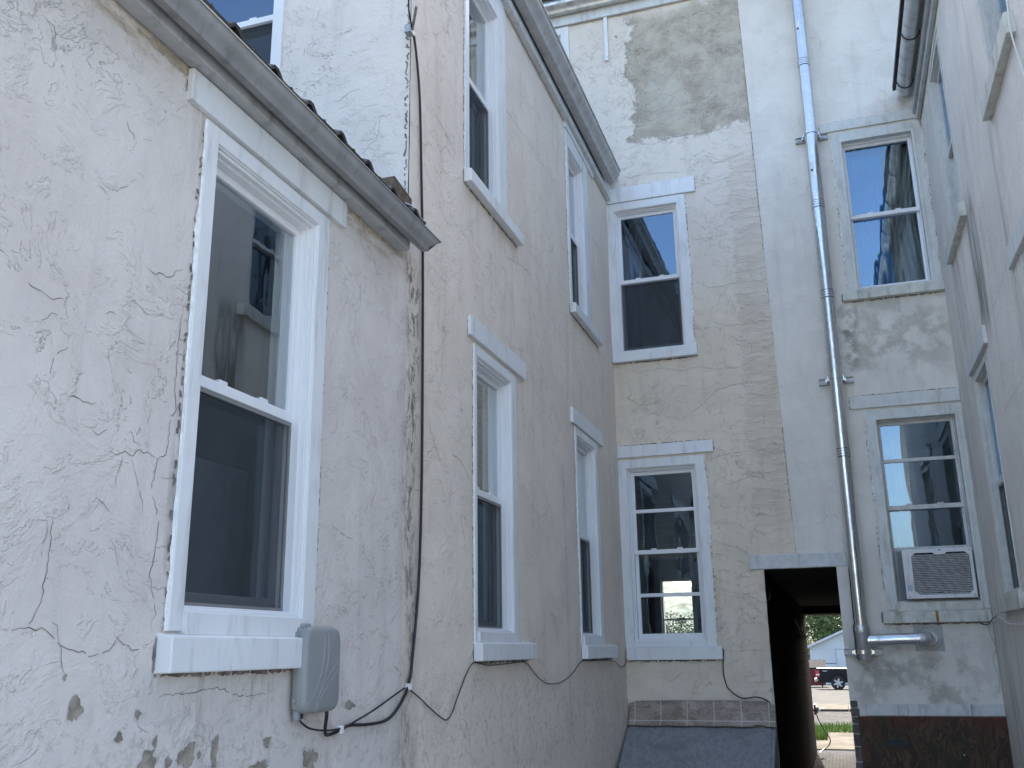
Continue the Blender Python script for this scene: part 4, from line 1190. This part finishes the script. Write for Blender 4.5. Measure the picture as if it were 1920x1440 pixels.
for k in range(4):
    m = MB(FL)
    pts = [(u, v, .066 + .008 * (1 - (2 * (u - U0) / (U1 - U0) - 1) ** 2) * (1 - (2 * (v - V0) / (V1 - V0) - 1) ** 4) - .0006) for u, v in crv(k)]
    m.tube(pts, .0024, 6)
    m.build('embossed_curve', BOXGREY, ub, smooth=True)
for z in (1.712, 1.505):
    m = MB(FL); m.tube([(2.868, z, .03), (2.858, z, .03)], .008, 10); m.build('screw', BOXGREY, ub)
m = MB(FL); m.box(2.885, 2.915, 1.448, 1.466, .016, .034); m.build('cable_port', ACDARK, ub)

# ------------------------------------------------------------------ cables
def cable(F, pts, r, mat, name, label, off=.012, seg=8, cat='cable', sm=6):
    m = MB(F); m.tube([(u, v, off if len(q) == 0 else q[0]) for u, v, *q in pts], r, seg, smooth=sm)
    return tag(m.build(name, mat, None, smooth=True), label, cat)
cable(FL, [(3.675, 4.545, .03), (3.73, 4.535, .02), (3.79, 4.40), (3.823, 4.215), (3.85, 3.85), (3.877, 3.452), (3.89, 2.9), (3.894, 2.387), (3.877, 1.967), (3.826, 1.657), (3.782, 1.521), (3.692, 1.443), (3.582, 1.40), (3.422, 1.395), (3.274, 1.402), (3.214, 1.392), (3.119, 1.382), (3.07, 1.40, .03), (3.050, 1.445, .045), (3.050, 1.47, .045)],
      .0062, BLACKC, 'cable', 'thick black cable running down the left wall to the utility box', .014)
cable(FL, [(3.735, 1.512), (3.65, 1.492), (3.463, 1.445), (3.30, 1.412), (3.21, 1.398), (3.099, 1.398), (2.99, 1.412), (2.93, 1.435), (2.90, 1.458, .024)], .0035, BLACKC, 'cable', 'thin black cable looping beside the thick one under the utility box', .02, 6)
cable(FL, [(3.793, 1.506), (3.9, 1.468), (4.001, 1.426), (4.12, 1.38), (4.202, 1.359), (4.27, 1.385), (4.331, 1.443), (4.448, 1.545), (4.542, 1.597), (4.65, 1.592), (4.788, 1.583), (5.1, 1.587), (5.36, 1.59), (5.48, 1.555), (5.623, 1.50), (5.8, 1.462), (6.021, 1.452), (6.22, 1.468), (6.415, 1.505), (6.666, 1.576), (7.0, 1.575), (7.636, 1.568), (7.862, 1.525), (8.0, 1.515), (8.12, 1.54), (8.16, 1.58)],
      .0028, BLACKC, 'thin_wire', 'thin black wire sagging below the ground floor sills of the left wall', .012, 6, 'wire')
cable(FL, [(3.675, 4.545, .03), (3.2, 4.62, .25), (1.5, 5.1, 1.3), (-1.0, 6.2, 2.8)], .004, BLACKC, 'overhead_wire', 'thin overhead wire coming down to the corner of the tall left wing', .02, 6, 'wire')
m = MB(FL); m.box(3.655, 3.70, 4.525, 4.565, .0, .035); m.tube([(3.68, 4.545, .03), (3.6, 4.56, .08), (3.55, 4.57, .11)], .007, 8)
tag(m.build('cable_anchor', STEEL, None), 'small metal cable anchor high on the corner of the tall left wing', 'anchor')
for (u, v, lab) in ((3.782, 1.516, 'small white cable clip where the black cables fork on the left wall'), (3.205, 1.394, 'small white cable clip beside the utility box on the left wall')):
    m = MB(FL); m.box(u - .011, u + .011, v - .014, v + .012, .004, .026)
    tag(m.build('cable_clip', SMEAR, None, bevel=.003), lab, 'clip')
cable(FB, [(-.955, 1.663, .02), (-.912, 1.635, .03), (-.918, 1.58, .03), (-.927, 1.465), (-.915, 1.39), (-.898, 1.342), (-.85, 1.295), (-.799, 1.266), (-.75, 1.265), (-.695, 1.274), (-.64, 1.265), (-.596, 1.242), (-.565, 1.20), (-.55, 1.155)],
      .005, BLACKC, 'cable', 'black cable curling from the see-through window sill to the passage edge', .014)
cable(FB, [(1.045, 1.825, .02), (1.062, 1.796), (1.055, 1.76), (1.059, 1.719), (1.075, 1.67), (1.086, 1.622), (1.06, 1.57), (1.051, 1.527), (1.07, 1.451), (1.075, 1.38), (1.06, 1.301)], .0025, GREYWIRE, 'thin_wire', 'thin grey wire hanging in the right corner under the air conditioner', .016, 6, 'wire')
cable(FI, [(.99, 8.14, 1.79), (1.03, 8.12, 1.775), (1.055, 8.05, 1.80), (1.07, 7.85, 1.835), (1.06, 7.6, 1.83), (1.05, 7.3, 1.79), (1.055, 7.0, 1.77), (1.06, 6.4, 1.76)], .0035, WHITEC, 'thin_wire', 'pale twisted wire draped from the right corner along the side wing', .0, 6, 'wire')
cable(FI, [(1.00, 8.14, 1.80), (1.04, 8.10, 1.79), (1.06, 7.98, 1.825), (1.075, 7.85, 1.845)], .004, BLACKC, 'thin_wire', 'short black wire twisted round the pale one in the right corner', .0, 6, 'wire')
cable(FR, [(-4.585, 5.4, .02), (-4.575, 4.9, .02), (-4.568, 4.66, .025), (-4.575, 4.52, .03), (-4.565, 4.40, .025), (-4.53, 4.25, .02), (-4.45, 3.95, .015)], .0038, WHITEC, 'cable', 'pale cable hanging over the end of the upper right sill', .03)

# ------------------------------------------------------------------ cellar bulkhead
bk = empty('cellar_bulkhead', (-1.1, 7.6, 0), 'blue-grey sloping cellar bulkhead with stone pattern flashing under the back window', 'bulkhead')
m = MB(FI)
m.hexa([(-1.705, 8.115, 1.035), (-.575, 8.115, 1.035), (-.575, 6.85, .42), (-1.66, 6.85, .42), (-1.705, 8.115, 1.055), (-.575, 8.115, 1.055), (-.575, 6.85, .44), (-1.66, 6.85, .44)])
m.build('panel', BULK, bk, bevel=.004)
m = MB(FI)
m.add([(-.548, 8.19, 1.06), (-.548, 8.115, 1.05), (-.548, 6.85, .435), (-.548, 6.85, -.05), (-.548, 8.19, -.05), (-.575, 8.19, 1.06), (-.575, 8.115, 1.05), (-.575, 6.85, .435), (-.575, 6.85, -.05), (-.575, 8.19, -.05)],
      [(0, 1, 2, 3, 4), (9, 8, 7, 6, 5), (0, 5, 6, 1), (1, 6, 7, 2), (2, 7, 8, 3), (3, 8, 9, 4), (4, 9, 5, 0)])
m.box(-1.66, -.575, 6.85, 6.88, -.05, .42)
m.build('side_panel', BULK, bk, bevel=.003)
m = MB(FI); rr = random.Random(15)
nu = 60; rows = [(8.183, 1.243), (8.178, 1.20), (8.165, 1.15), (8.15, 1.10), (8.10, 1.062)]
vs = []
for j, (y, z) in enumerate(rows):
    for i in range(nu + 1):
        q = i / nu; x = -1.708 + 1.165 * q
        zz, y2 = z, y
        if j == 4:
            e_ = rr.uniform(-.004, .004) + .004 * math.sin(i * .5)
            if .86 < q < .93: e_ += .016
            zz += e_ * .5; y2 -= .012 - e_
        if j == 0: zz += .006 * math.sin(q * 3.1) - (.02 * max(0, .06 - q) / .06) - (.035 * max(0, q - .94) / .06); y2 -= .012 * math.sin(q * 3.1)
        if q > .95: y2 -= .01
        vs.append((x, y2, zz))
m.add(vs, [(j * (nu + 1) + i, (j + 1) * (nu + 1) + i, (j + 1) * (nu + 1) + i + 1, j * (nu + 1) + i + 1) for j in range(4) for i in range(nu)])
o = m.build('flashing', FLASH, bk, smooth=True, recalc=False)
sm = o.modifiers.new('thick', 'SOLIDIFY'); sm.thickness = .003
# ------------------------------------------------------------------ boarded hatch bottom right
bh = empty('boarded_hatch', (.58, 8.15, 0), 'rotting plywood sheet under a white board at the foot of the right house', 'hatch')
m = MB(FG); m.box(.062, 1.083, -.05, 1.135, .006, .026); m.build('plywood', PLY, bh)
for bx_ in ((.125, .42, 1.142, 1.222), (.423, .86, 1.142, 1.224), (.863, 1.083, 1.143, 1.224)):
    m = MB(FG); m.box(*bx_, -.01, .03); m.build('header_board', LINTELW, bh, bevel=.003)
m = MB(FG); m.box(.245, .375, .925, .975, .026, .032)
for k in range(5): m.box(.25, .37, .930 + k * .0085, .934 + k * .0085, .032, .036)
m.build('vent', plain('black_vent', (.02, .022, .028), .6), bh)
for (a_, b_) in ((.77, .872), (.5, .75)):
    m = MB(FG); m.tube([(a_, b_, .026), (a_, b_, .03)], .006, 8); m.build('screw', STEEL, bh)

# ------------------------------------------------------------------ curtains and things behind the glass
curtain(FL, 4.63, 5.18, 2.0, 3.16, -.25, CURT, 'white curtain inside the ground floor window beside the black cable', 6)
curtain(FL, 6.74, 7.28, 2.0, 3.16, -.25, CURT, 'white curtain inside the ground floor left window nearest the corner', 6)
curtain(FL, 6.75, 7.2, 4.85, 5.56, -.25, CURT, 'white curtain inside the upper left window nearest the corner', 5)
curtain(FG, .73, 1.02, 4.45, 5.95, -.24, CURTG, 'grey-green curtain tied back in the upper right window', 5, .03, .25)
curtain(FG, .40, .735, 4.45, 5.95, -.20, CURTB, 'blue curtain filling the left part of the upper right window', 7, .012, .0)
curtain(FG, .43, .66, 1.95, 3.42, -.30, CURTT, 'tan curtain behind the air conditioner window', 4, .025)
curtain(FB, -1.66, -1.45, 4.1, 5.6, -.30, plain('curtain_navy', (.05, .055, .07), .9), 'dark curtain at the left of the gutter-reflecting back window', 4, .02)
m = MB(FG); rr = random.Random(5)
m.tube([(.70, 5.27, -.23), (.708, 5.33, -.22), (.70, 5.40, -.23), (.698, 5.47, -.235)], [.014, .011, .009, .004], 8, smooth=4)
tag(m.build('red_tieback', REDM, None, smooth=True), 'red cloth hanging beside the curtain in the upper right window', 'cloth')
cb = empty('cabinet', (-2.35, 3.05, 1.0), 'pale cabinet seen through the lower pane of the big near window', 'cabinet')
m = MB(FL); m.box(2.93, 3.4, .95, 2.38, -1.1, -.55); m.build('body', plain('cabinet_white', (.45, .46, .47), .5), cb, bevel=.006)
m = MB(FL); m.box(2.9, 2.93, 1.0, 2.34, -1.07, -.58); d_ = m.build('door', plain('cabinet_door', (.40, .41, .42), .45), cb, bevel=.004)
m = MB(FL); m.box(2.885, 2.9, 1.5, 1.7, -.65, -.63); m.build('handle', STEEL, d_)

CONC = plain('yard_concrete', (.44, .42, .39), .9, var=.15, scale=2, bump=.004, bscale=40, spec=.04)
SOIL = plain('far_ground', (.17, .17, .12), .95, var=.3, scale=.2, spec=.04)
ASPH = plain('road_asphalt', (.045, .045, .045), .9, var=.2, scale=3, bump=.004, bscale=40, spec=.04)
LOTM = plain('worn_lot_asphalt', (.07, .069, .065), .9, var=.25, scale=1.2, spec=.04)
PAVE = plain('pavement_slab', (.105, .094, .075), .9, var=.2, scale=1.5, spec=.04)
def gz(y): return 0.0 if y < 28 else (-.78 * (y - 28) / 34 if y < 62 else (-.78 - .3 * min(1, (y - 62) / 20)))
def sheet(name, x0, x1, y0, y1, dz, mat, kind='structure', ny=12):
    m = MB(FI); ys = np.linspace(y0, y1, ny + 1)
    vs = []
    for y in ys: vs += [(x0, y, gz(y) + dz), (x1, y, gz(y) + dz)]
    m.add(vs, [(2 * i, 2 * i + 1, 2 * i + 3, 2 * i + 2) for i in range(ny)])
    o = m.build(name, mat, None, recalc=False); o['kind'] = kind
    return o
gm = MB(FI); ys = [-2500, -60, 0, 17, 28, 36, 45, 53, 62, 72, 82, 200, 2500]
vs = []
for y in ys: vs += [(-2500, y, gz(y) - .02), (2500, y, gz(y) - .02)]
gm.add(vs, [(2 * i, 2 * i + 1, 2 * i + 3, 2 * i + 2) for i in range(len(ys) - 1)])
gm.build('ground', SOIL, None, recalc=False)['kind'] = 'structure'
sheet('yard', -9, 9, -30, 8.195, 0, CONC)
sheet('path', -.56, .035, 8.195, 17.6, .012, PAVER)
sheet('pavement', -12, 12, 17.6, 20.9, .03, PAVE)
sheet('road', -200, 200, 22.9, 28.0, .004, ASPH)
m = MB(FI)
x = -30.
while x < 30:
    m.hexa([(x + .01, 28.0, -.05), (x + 1.49, 28.0, -.05), (x + 1.49, 31.0, gz(31) - .05), (x + .01, 31, gz(31) - .05), (x + .01, 28, .06), (x + 1.49, 28, .06), (x + 1.49, 31, gz(31) + .10), (x + .01, 31, gz(31) + .10)]); x += 1.5
o = m.build('sidewalk', PAVE, None); o['kind'] = 'structure'
sheet('parking_lot', -120, 120, 31.0, 76, .004, LOTM)
LEAFG = plain('leaf_green', (.06, .105, .026), .6, var=.45, scale=1.2)
LEAFD = plain('leaf_dark', (.04, .075, .022), .6, var=.45, scale=1.0)
LEAFY = plain('leaf_yellowing', (.17, .14, .045), .6, var=.4, scale=1.0)
BARK = plain('bark', (.09, .07, .05), .95, var=.3, scale=8)
GRASSM = plain('grass_blade', (.13, .22, .035), .6, var=.3, scale=4)
nr = np.random.default_rng(5)
m = MB(FI)
for k in range(5200):
    if k < 3600: x = nr.uniform(-2.6, 1.8); y = nr.uniform(21.0, 22.9)
    else: x = nr.uniform(-1.4, -.42); y = nr.uniform(19.2, 21.0)
    h = nr.uniform(.05, .14); a = nr.uniform(0, 6.28); w = .012; l = nr.normal(0, .03, 2)
    z = .03 if y < 20.9 else 0
    m.add([(x - w * math.cos(a), y - w * math.sin(a), z), (x + w * math.cos(a), y + w * math.sin(a), z), (x + l[0], y + l[1], z + h)], [(0, 1, 2)])
tag(m.build('grass', GRASSM, None, recalc=False), 'sunlit strip of green grass between the pavement and the road', 'grass', None, 'stuff')

def tree(name, x, y, h, r, mat, label, n=3600, trunk=True, low=.15, seed=1, group='trees behind the parking lot'):
    R = np.random.default_rng(seed)
    base = gz(y) - .05
    t = empty(name, (x, y, base), label, 'tree', group)
    m = MB(FI)
    limbs = []
    m.tube([(x, y, base), (x + .1, y, base + h * .3), (x + R.normal(0, .2), y + R.normal(0, .2), base + h * .75)], [h * .03, h * .022, h * .006], 8, smooth=3)
    for k in range(8):
        a = R.uniform(0, 6.28); z0 = base + h * R.uniform(.25, .55)
        e = Vector((x + math.cos(a) * r * .7, y + math.sin(a) * r * .7, z0 + h * R.uniform(.1, .3)))
        m.tube([(x, y, z0), tuple((Vector((x, y, z0)) + e) / 2 + Vector((0, 0, .2))), tuple(e)], [h * .014, h * .009, h * .003], 6, smooth=2)
    m.build('trunk', BARK, t, smooth=True)
    cl = []
    for k in range(34):
        a = R.uniform(0, 6.28); q = R.uniform(0, 1) ** .5; v = R.uniform(low, .95)
        rr_ = r * (1 - abs(v - .5) * 1.1) * q
        cl.append((x + math.cos(a) * rr_, y + math.sin(a) * rr_, base + h * v, r * R.uniform(.20, .36)))
    c = np.array(cl)[R.integers(0, 34, n)]
    d = R.normal(0, 1, (n, 3)); d /= np.linalg.norm(d, axis=1)[:, None]
    p = c[:, :3] + d * (c[:, 3] * R.uniform(.45, 1.05, n) ** .6)[:, None]
    u = R.normal(0, 1, (n, 3)); u /= np.linalg.norm(u, axis=1)[:, None]
    w = np.cross(u, d); w /= np.linalg.norm(w, axis=1)[:, None]
    s = (h * R.uniform(.012, .026, n))[:, None]
    vv = np.stack([p - u * s, p - w * s * .6, p + u * s, p + w * s * .6], 1).reshape(-1, 3)
    me = MB(FI); me.v = [tuple(q) for q in vv.tolist()]; me.f = [(4 * i, 4 * i + 1, 4 * i + 2, 4 * i + 3) for i in range(n)]; me.mi = [0] * n
    me.build('crown', mat, t, recalc=False)
    return t
tree('broadleaf_tree', -.9, 97, 9.5, 4.6, LEAFG, 'tall mid green tree seen over the white shed roof', 5200, seed=1)
tree('broadleaf_tree', 4.2, 103, 11, 5.5, LEAFD, 'dark green tree right of the one over the white shed', 4200, seed=2)
tree('broadleaf_tree', -5.6, 104, 10, 4.6, LEAFD, 'dark green tree left of the white shed', 4200, seed=3)
tree('shrub_tree', -2.6, 84, 3.3, 1.7, LEAFY, 'yellow-brown bush at the left end of the shed roof', 2200, seed=4)
for k, (x, y, h, r, mt, lab) in enumerate(((-11.2, 100, 6.6, 3.0, LEAFG, 'rightmost green tree in the far window of the see-through room'), (-14.2, 98, 5.2, 2.6, LEAFG, 'low green tree in the middle of the far window view'), (-17.2, 104, 6.2, 3.2, LEAFD, 'leftmost green tree in the far window of the see-through room'), (-15.6, 112, 6.4, 3.2, LEAFG, 'green tree behind the others in the far window view'))):
    tree('broadleaf_tree', x, y, h, r, mt, lab, 2600, seed=11 + k)
# far wooded ridge
m = MB(FI); xs = np.linspace(-260, 120, 130); ds = np.linspace(0, 1, 12)
XX, DD = np.meshgrid(xs, ds)
H = (37 + 6 * vnoise(XX / 60, DD * 0 + 1, 5) + 3 * vnoise(XX / 14, DD * 3, 6) + 2.2 * vnoise(XX / 4, DD * 9, 7)) * np.sin(DD * math.pi / 2) ** .8 - 2
m.v = [(float(a), 380 + 160 * float(b), float(c)) for a, b, c in zip(XX.ravel(), DD.ravel(), H.ravel())]
m.f = [(j * 130 + i, j * 130 + i + 1, (j + 1) * 130 + i + 1, (j + 1) * 130 + i) for j in range(11) for i in range(129)]; m.mi = [0] * len(m.f)
m.build('hill', plain('wooded_hill', (.11, .15, .10), .95, var=.4, scale=.12, bump=.6, bscale=.3), None, smooth=True, recalc=False)['kind'] = 'structure'

# ------------------------------------------------------------------ white shed, red bin, pickup across the street
SH = plain('white_metal_siding', (.55, .57, .58), .6, var=.04, scale=1)
sh = empty('shed', (3.0, 80, gz(80)), 'white gabled shed with a pale grey roof across the parking lot', 'shed')
Y0 = 78.; zb = gz(78) - .05
ex, ez, ax, az = -2.35, 1.62, 3.4, 4.05
m = MB(FI)
m.add([(ex, Y0, zb), (9.15, Y0, zb), (9.15, Y0, ez), (ax, Y0, az), (ex, Y0, ez), (ex, Y0 + 12, zb), (9.15, Y0 + 12, zb), (9.15, Y0 + 12, ez), (ax, Y0 + 12, az), (ex, Y0 + 12, ez)],
      [(0, 1, 2, 3, 4), (9, 8, 7, 6, 5), (0, 5, 6, 1), (1, 6, 7, 2), (0, 4, 9, 5)])
for k in range(28):
    x = ex + .2 + k * .41
    zt = ez + (az - ez) * (1 - abs(x - ax) / (ax - ex))
    m.box(x, x + .03, Y0 - .02, Y0 - .002, zb + .2, zt - .05)
m.build('wall', SH, sh)
m = MB(FI)
for s_, e_ in ((-1, ex - .35), (1, 9.5)):
    ze = ez - .15
    m.hexa([(ax, Y0 - .4, az + .02), (e_, Y0 - .4, ze), (e_, Y0 + 12.4, ze), (ax, Y0 + 12.4, az + .02), (ax, Y0 - .4, az + .2), (e_, Y0 - .4, ze + .16), (e_, Y0 + 12.4, ze + .16), (ax, Y0 + 12.4, az + .2)])
m.build('roof', plain('pale_metal_roof', (.55, .57, .60), .45), sh)
m = MB(FI); m.box(-.45, 1.3, Y0 - .06, Y0 - .005, zb, 1.42); m.ring
dd = m.build('door', SH, sh, bevel=.01)
m = MB(FI); m.box(-.53, -.45, Y0 - .09, Y0 - .005, zb, 1.5); m.box(-.45, 1.3, Y0 - .09, Y0 - .005, 1.42, 1.5); m.build('door_frame', plain('shed_trim', (.42, .45, .48), .6), dd)
m = MB(FI); m.box(ex - .02, 9.17, Y0 - .05, Y0 - .001, .40, .46); m.box(ex - .02, 9.17, Y0 - .045, Y0 - .001, zb, .40, 1); m.build('base_band', [plain('shed_band_dark', (.12, .13, .14), .6), SH], sh)

bn = empty('rubbish_bin', (-1.75, 68.5, gz(68)), 'red metal rubbish bin with a grey lid behind the pickup', 'bin')
z0 = gz(68)
m = MB(FI)
m.hexa([(-2.6, 67.6, z0 + .12), (-1.28, 67.6, z0 + .12), (-1.28, 69.2, z0 + .12), (-2.6, 69.2, z0 + .12), (-2.7, 67.5, z0 + 1.15), (-1.2, 67.5, z0 + 1.15), (-1.2, 69.3, z0 + 1.6), (-2.7, 69.3, z0 + 1.6)])
for x in (-2.55, -2.1, -1.65, -1.3): m.box(x, x + .07, 67.46, 67.55, z0 + .15, z0 + 1.12)
m.build('body', plain('red_bin_paint', (.17, .03, .027), .7, var=.12), bn, bevel=.01)
m = MB(FI); m.hexa([(-2.75, 67.4, z0 + 1.16), (-1.15, 67.4, z0 + 1.16), (-1.15, 69.35, z0 + 1.62), (-2.75, 69.35, z0 + 1.62), (-2.75, 67.4, z0 + 1.22), (-1.15, 67.4, z0 + 1.22), (-1.15, 69.35, z0 + 1.7), (-2.75, 69.35, z0 + 1.7)]); m.build('lid', plain('bin_lid', (.018, .021, .028), .9, spec=.05), bn)
m = MB(FI); m.box(-1.62, -1.32, 67.44, 67.455, z0 + .55, z0 + .95); m.build('notice', WHITE, bn)
for x in (-2.4, -1.45):
    m = MB(FI); m.tube([(x - .04, 67.8, z0 + .06), (x + .04, 67.8, z0 + .06)], .07, 12); m.build('wheel', BLACKC, bn)

PAINT = NT('dark_navy_car_paint'); PAINT.set((.005, .006, .011), .3, None, None, .35); PAINT = PAINT.mat
TYRE = plain('tyre_rubber', (.02, .02, .02), .85)
RIM = plain('alloy_rim', (.6, .6, .62), .3, .7)
CHR = plain('chrome', (.6, .6, .62), .15, 1.)
CARGL = plain('car_glass_dark', (.012, .014, .016), .08)
tk = empty('pickup_truck', (1.2, 62, gz(62)), 'dark navy pickup truck parked across the street, its tail towards the left', 'truck')
zg = gz(62)
def sec(prof, y0, y1, mb, mi=0):
    k = len(prof)
    vs = [(p[0], y0, zg + p[1]) for p in prof] + [(p[0], y1, zg + p[1]) for p in prof]
    mb.add(vs, [tuple(range(k)), tuple(range(2 * k - 1, k - 1, -1))] + [(i, (i + 1) % k, k + (i + 1) % k, k + i) for i in range(k)], mi)
X0 = -1.58
def arch(cx, r, n=9): return [(cx + r * math.cos(math.pi - math.pi * q / (n - 1)), .42 + r * math.sin(math.pi - math.pi * q / (n - 1))) for q in range(n)]
wr, wf = X0 + 1.15, X0 + 4.35
prof = [(X0, .48), (X0 + .1, .42)] + [(wr - .5, .42)] + arch(wr, .47) + [(wf - .5, .36)] + arch(wf, .47) + [(X0 + 5.3, .42), (X0 + 5.42, .6), (X0 + 5.4, .98), (X0 + 5.2, 1.08), (X0 + 4.0, 1.17), (X0 + 3.95, 1.19), (X0 + 1.95, 1.19), (X0 + 1.9, 1.20), (X0 + .02, 1.23), (X0 - .02, 1.15)]
m = MB(FI); sec(prof, 61.05, 62.95, m)
body = m.build('body', PAINT, tk, bevel=.03)
for cx in (wr, wf):
    m = MB(FI); m.box(cx - .5, cx + .5, 61.28, 62.72, zg + .40, zg + 1.0); m.build('wheel_well', CARGL, tk)
m = MB(FI)
vs = [(X0 + 1.95, 61.1, zg + 1.19), (X0 + 4.05, 61.1, zg + 1.17), (X0 + 3.35, 61.25, zg + 1.74), (X0 + 2.1, 61.25, zg + 1.76)]
vs += [(a, 124 - b, c) for a, b, c in vs]
m.add(vs, [(0, 1, 2, 3), (7, 6, 5, 4), (0, 4, 5, 1), (1, 5, 6, 2), (2, 6, 7, 3), (3, 7, 4, 0)])
m.build('cab', PAINT, tk, bevel=.04)
for s_ in (0, 1):
    f_ = (lambda y: y) if s_ == 0 else (lambda y: 124 - y)
    for a, b, c_, d_ in ((X0 + 2.12, X0 + 2.72, X0 + 2.25, X0 + 2.72), (X0 + 2.82, X0 + 3.75, X0 + 2.82, X0 + 3.28)):
        m = MB(FI); m.add([(a, f_(61.115), zg + 1.23), (b, f_(61.115), zg + 1.23), (d_, f_(61.225), zg + 1.66), (c_, f_(61.225), zg + 1.66), (a, f_(61.095), zg + 1.23), (b, f_(61.095), zg + 1.23), (d_, f_(61.205), zg + 1.66), (c_, f_(61.205), zg + 1.66)], [(0, 1, 2, 3), (7, 6, 5, 4), (0, 4, 5, 1), (1, 5, 6, 2), (2, 6, 7, 3), (3, 7, 4, 0)])
        m.build('side_window', CARGL, tk)
for cx in (wr, wf):
    for y in (61.12, 62.88):
        s_ = -1 if y < 62 else 1
        m = MB(FI); m.tube([(cx, y - s_ * .12, zg + .39), (cx, y - s_ * .11, zg + .39), (cx, y + s_ * .09, zg + .39), (cx, y + s_ * .11, zg + .39)], [.33, .39, .39, .34], 28)
        w_ = m.build('wheel', TYRE, tk, smooth=True, sharp=40)
        m = MB(FI)
        m.tube([(cx, y + s_ * .08, zg + .39), (cx, y + s_ * .115, zg + .39)], [.27, .265], 28, 0)
        for q in range(6):
            a = q * math.pi / 3 + .3
            d = Vector((math.cos(a), 0, math.sin(a))); t = Vector((-math.sin(a), 0, math.cos(a)))
            c0 = Vector((cx, y + s_ * .118, zg + .39)); 
            p = [c0 + d * .05 - t * .055, c0 + d * .26 - t * .04, c0 + d * .26 + t * .04, c0 + d * .05 + t * .055]
            m.hexa([tuple(v_) for v_ in p] + [tuple(v_ + Vector((0, s_ * .02, 0))) for v_ in p], 1)
        m.tube([(cx, y + s_ * .116, zg + .39), (cx, y + s_ * .142, zg + .39)], .075, 16, 1)
        m.ring
        m.build('rim', [TYRE, RIM], w_)
for y in (61.06, 62.82):
    m = MB(FI); m.box(X0 - .035, X0 + .16, y - .02, y + .14, zg + .72, zg + 1.1); m.build('tail_light', plain('tail_light_red', (.55, .06, .05), .25), tk, bevel=.02)
    m = MB(FI); m.box(X0 - .037, X0 + .162, y - .022, y + .142, zg + .83, zg + .9); m.build('reversing_light', WHITE, tk)
m = MB(FI); m.box(X0 - .14, X0 + .06, 61.02, 62.98, zg + .46, zg + .66); m.build('bumper', CHR, tk, bevel=.03)
m = MB(FI); m.box(X0 + .34, X0 + .60, 61.03, 61.052, zg + 1.04, zg + 1.09)
m.build('badge', plain('badge_silver', (.45, .45, .47), .4), tk, bevel=.01)

# ------------------------------------------------------------------ things in the passage
pts = []
for k in range(40):
    t = k / 39
    pts.append((-.50 + .008 * math.sin(k * 2.1), 12.2 + 4.6 * t, 1.95 - .11 * t - .10 * math.sin(math.pi * t) + .008 * math.cos(k * 2.1)))
m = MB(FI); m.tube(pts, .012, 6)
tag(m.build('rope', plain('pale_rope', (.55, .54, .50), .9), None, smooth=True), 'pale twisted rope strung along the dark passage wall', 'rope')
m = MB(FI); m.tube([(-.50, 17.0, .62), (-.47, 17.05, .50), (-.40, 17.1, .36), (-.33, 17.15, .22), (-.36, 17.2, .12), (-.45, 17.1, .06), (-.50, 17.0, .03)], .009, 6, smooth=5)
tag(m.build('thin_wire', BLACKC, None, smooth=True), 'loose black wire looping down at the street end of the passage', 'wire')
m = MB(FI); m.tube([(-.52, 17.0, .66), (-.47, 17.0, .66)], [.03, .045], 12); m.box(-.53, -.50, 16.95, 17.05, .60, .76); m.tube([(-.48, 17.0, .66), (-.48, 17.0, .72)], [.05, .02], 10)
tag(m.build('outdoor_socket', SMEAR, None, bevel=.004), 'small pale socket on the brick at the street end of the passage', 'socket')
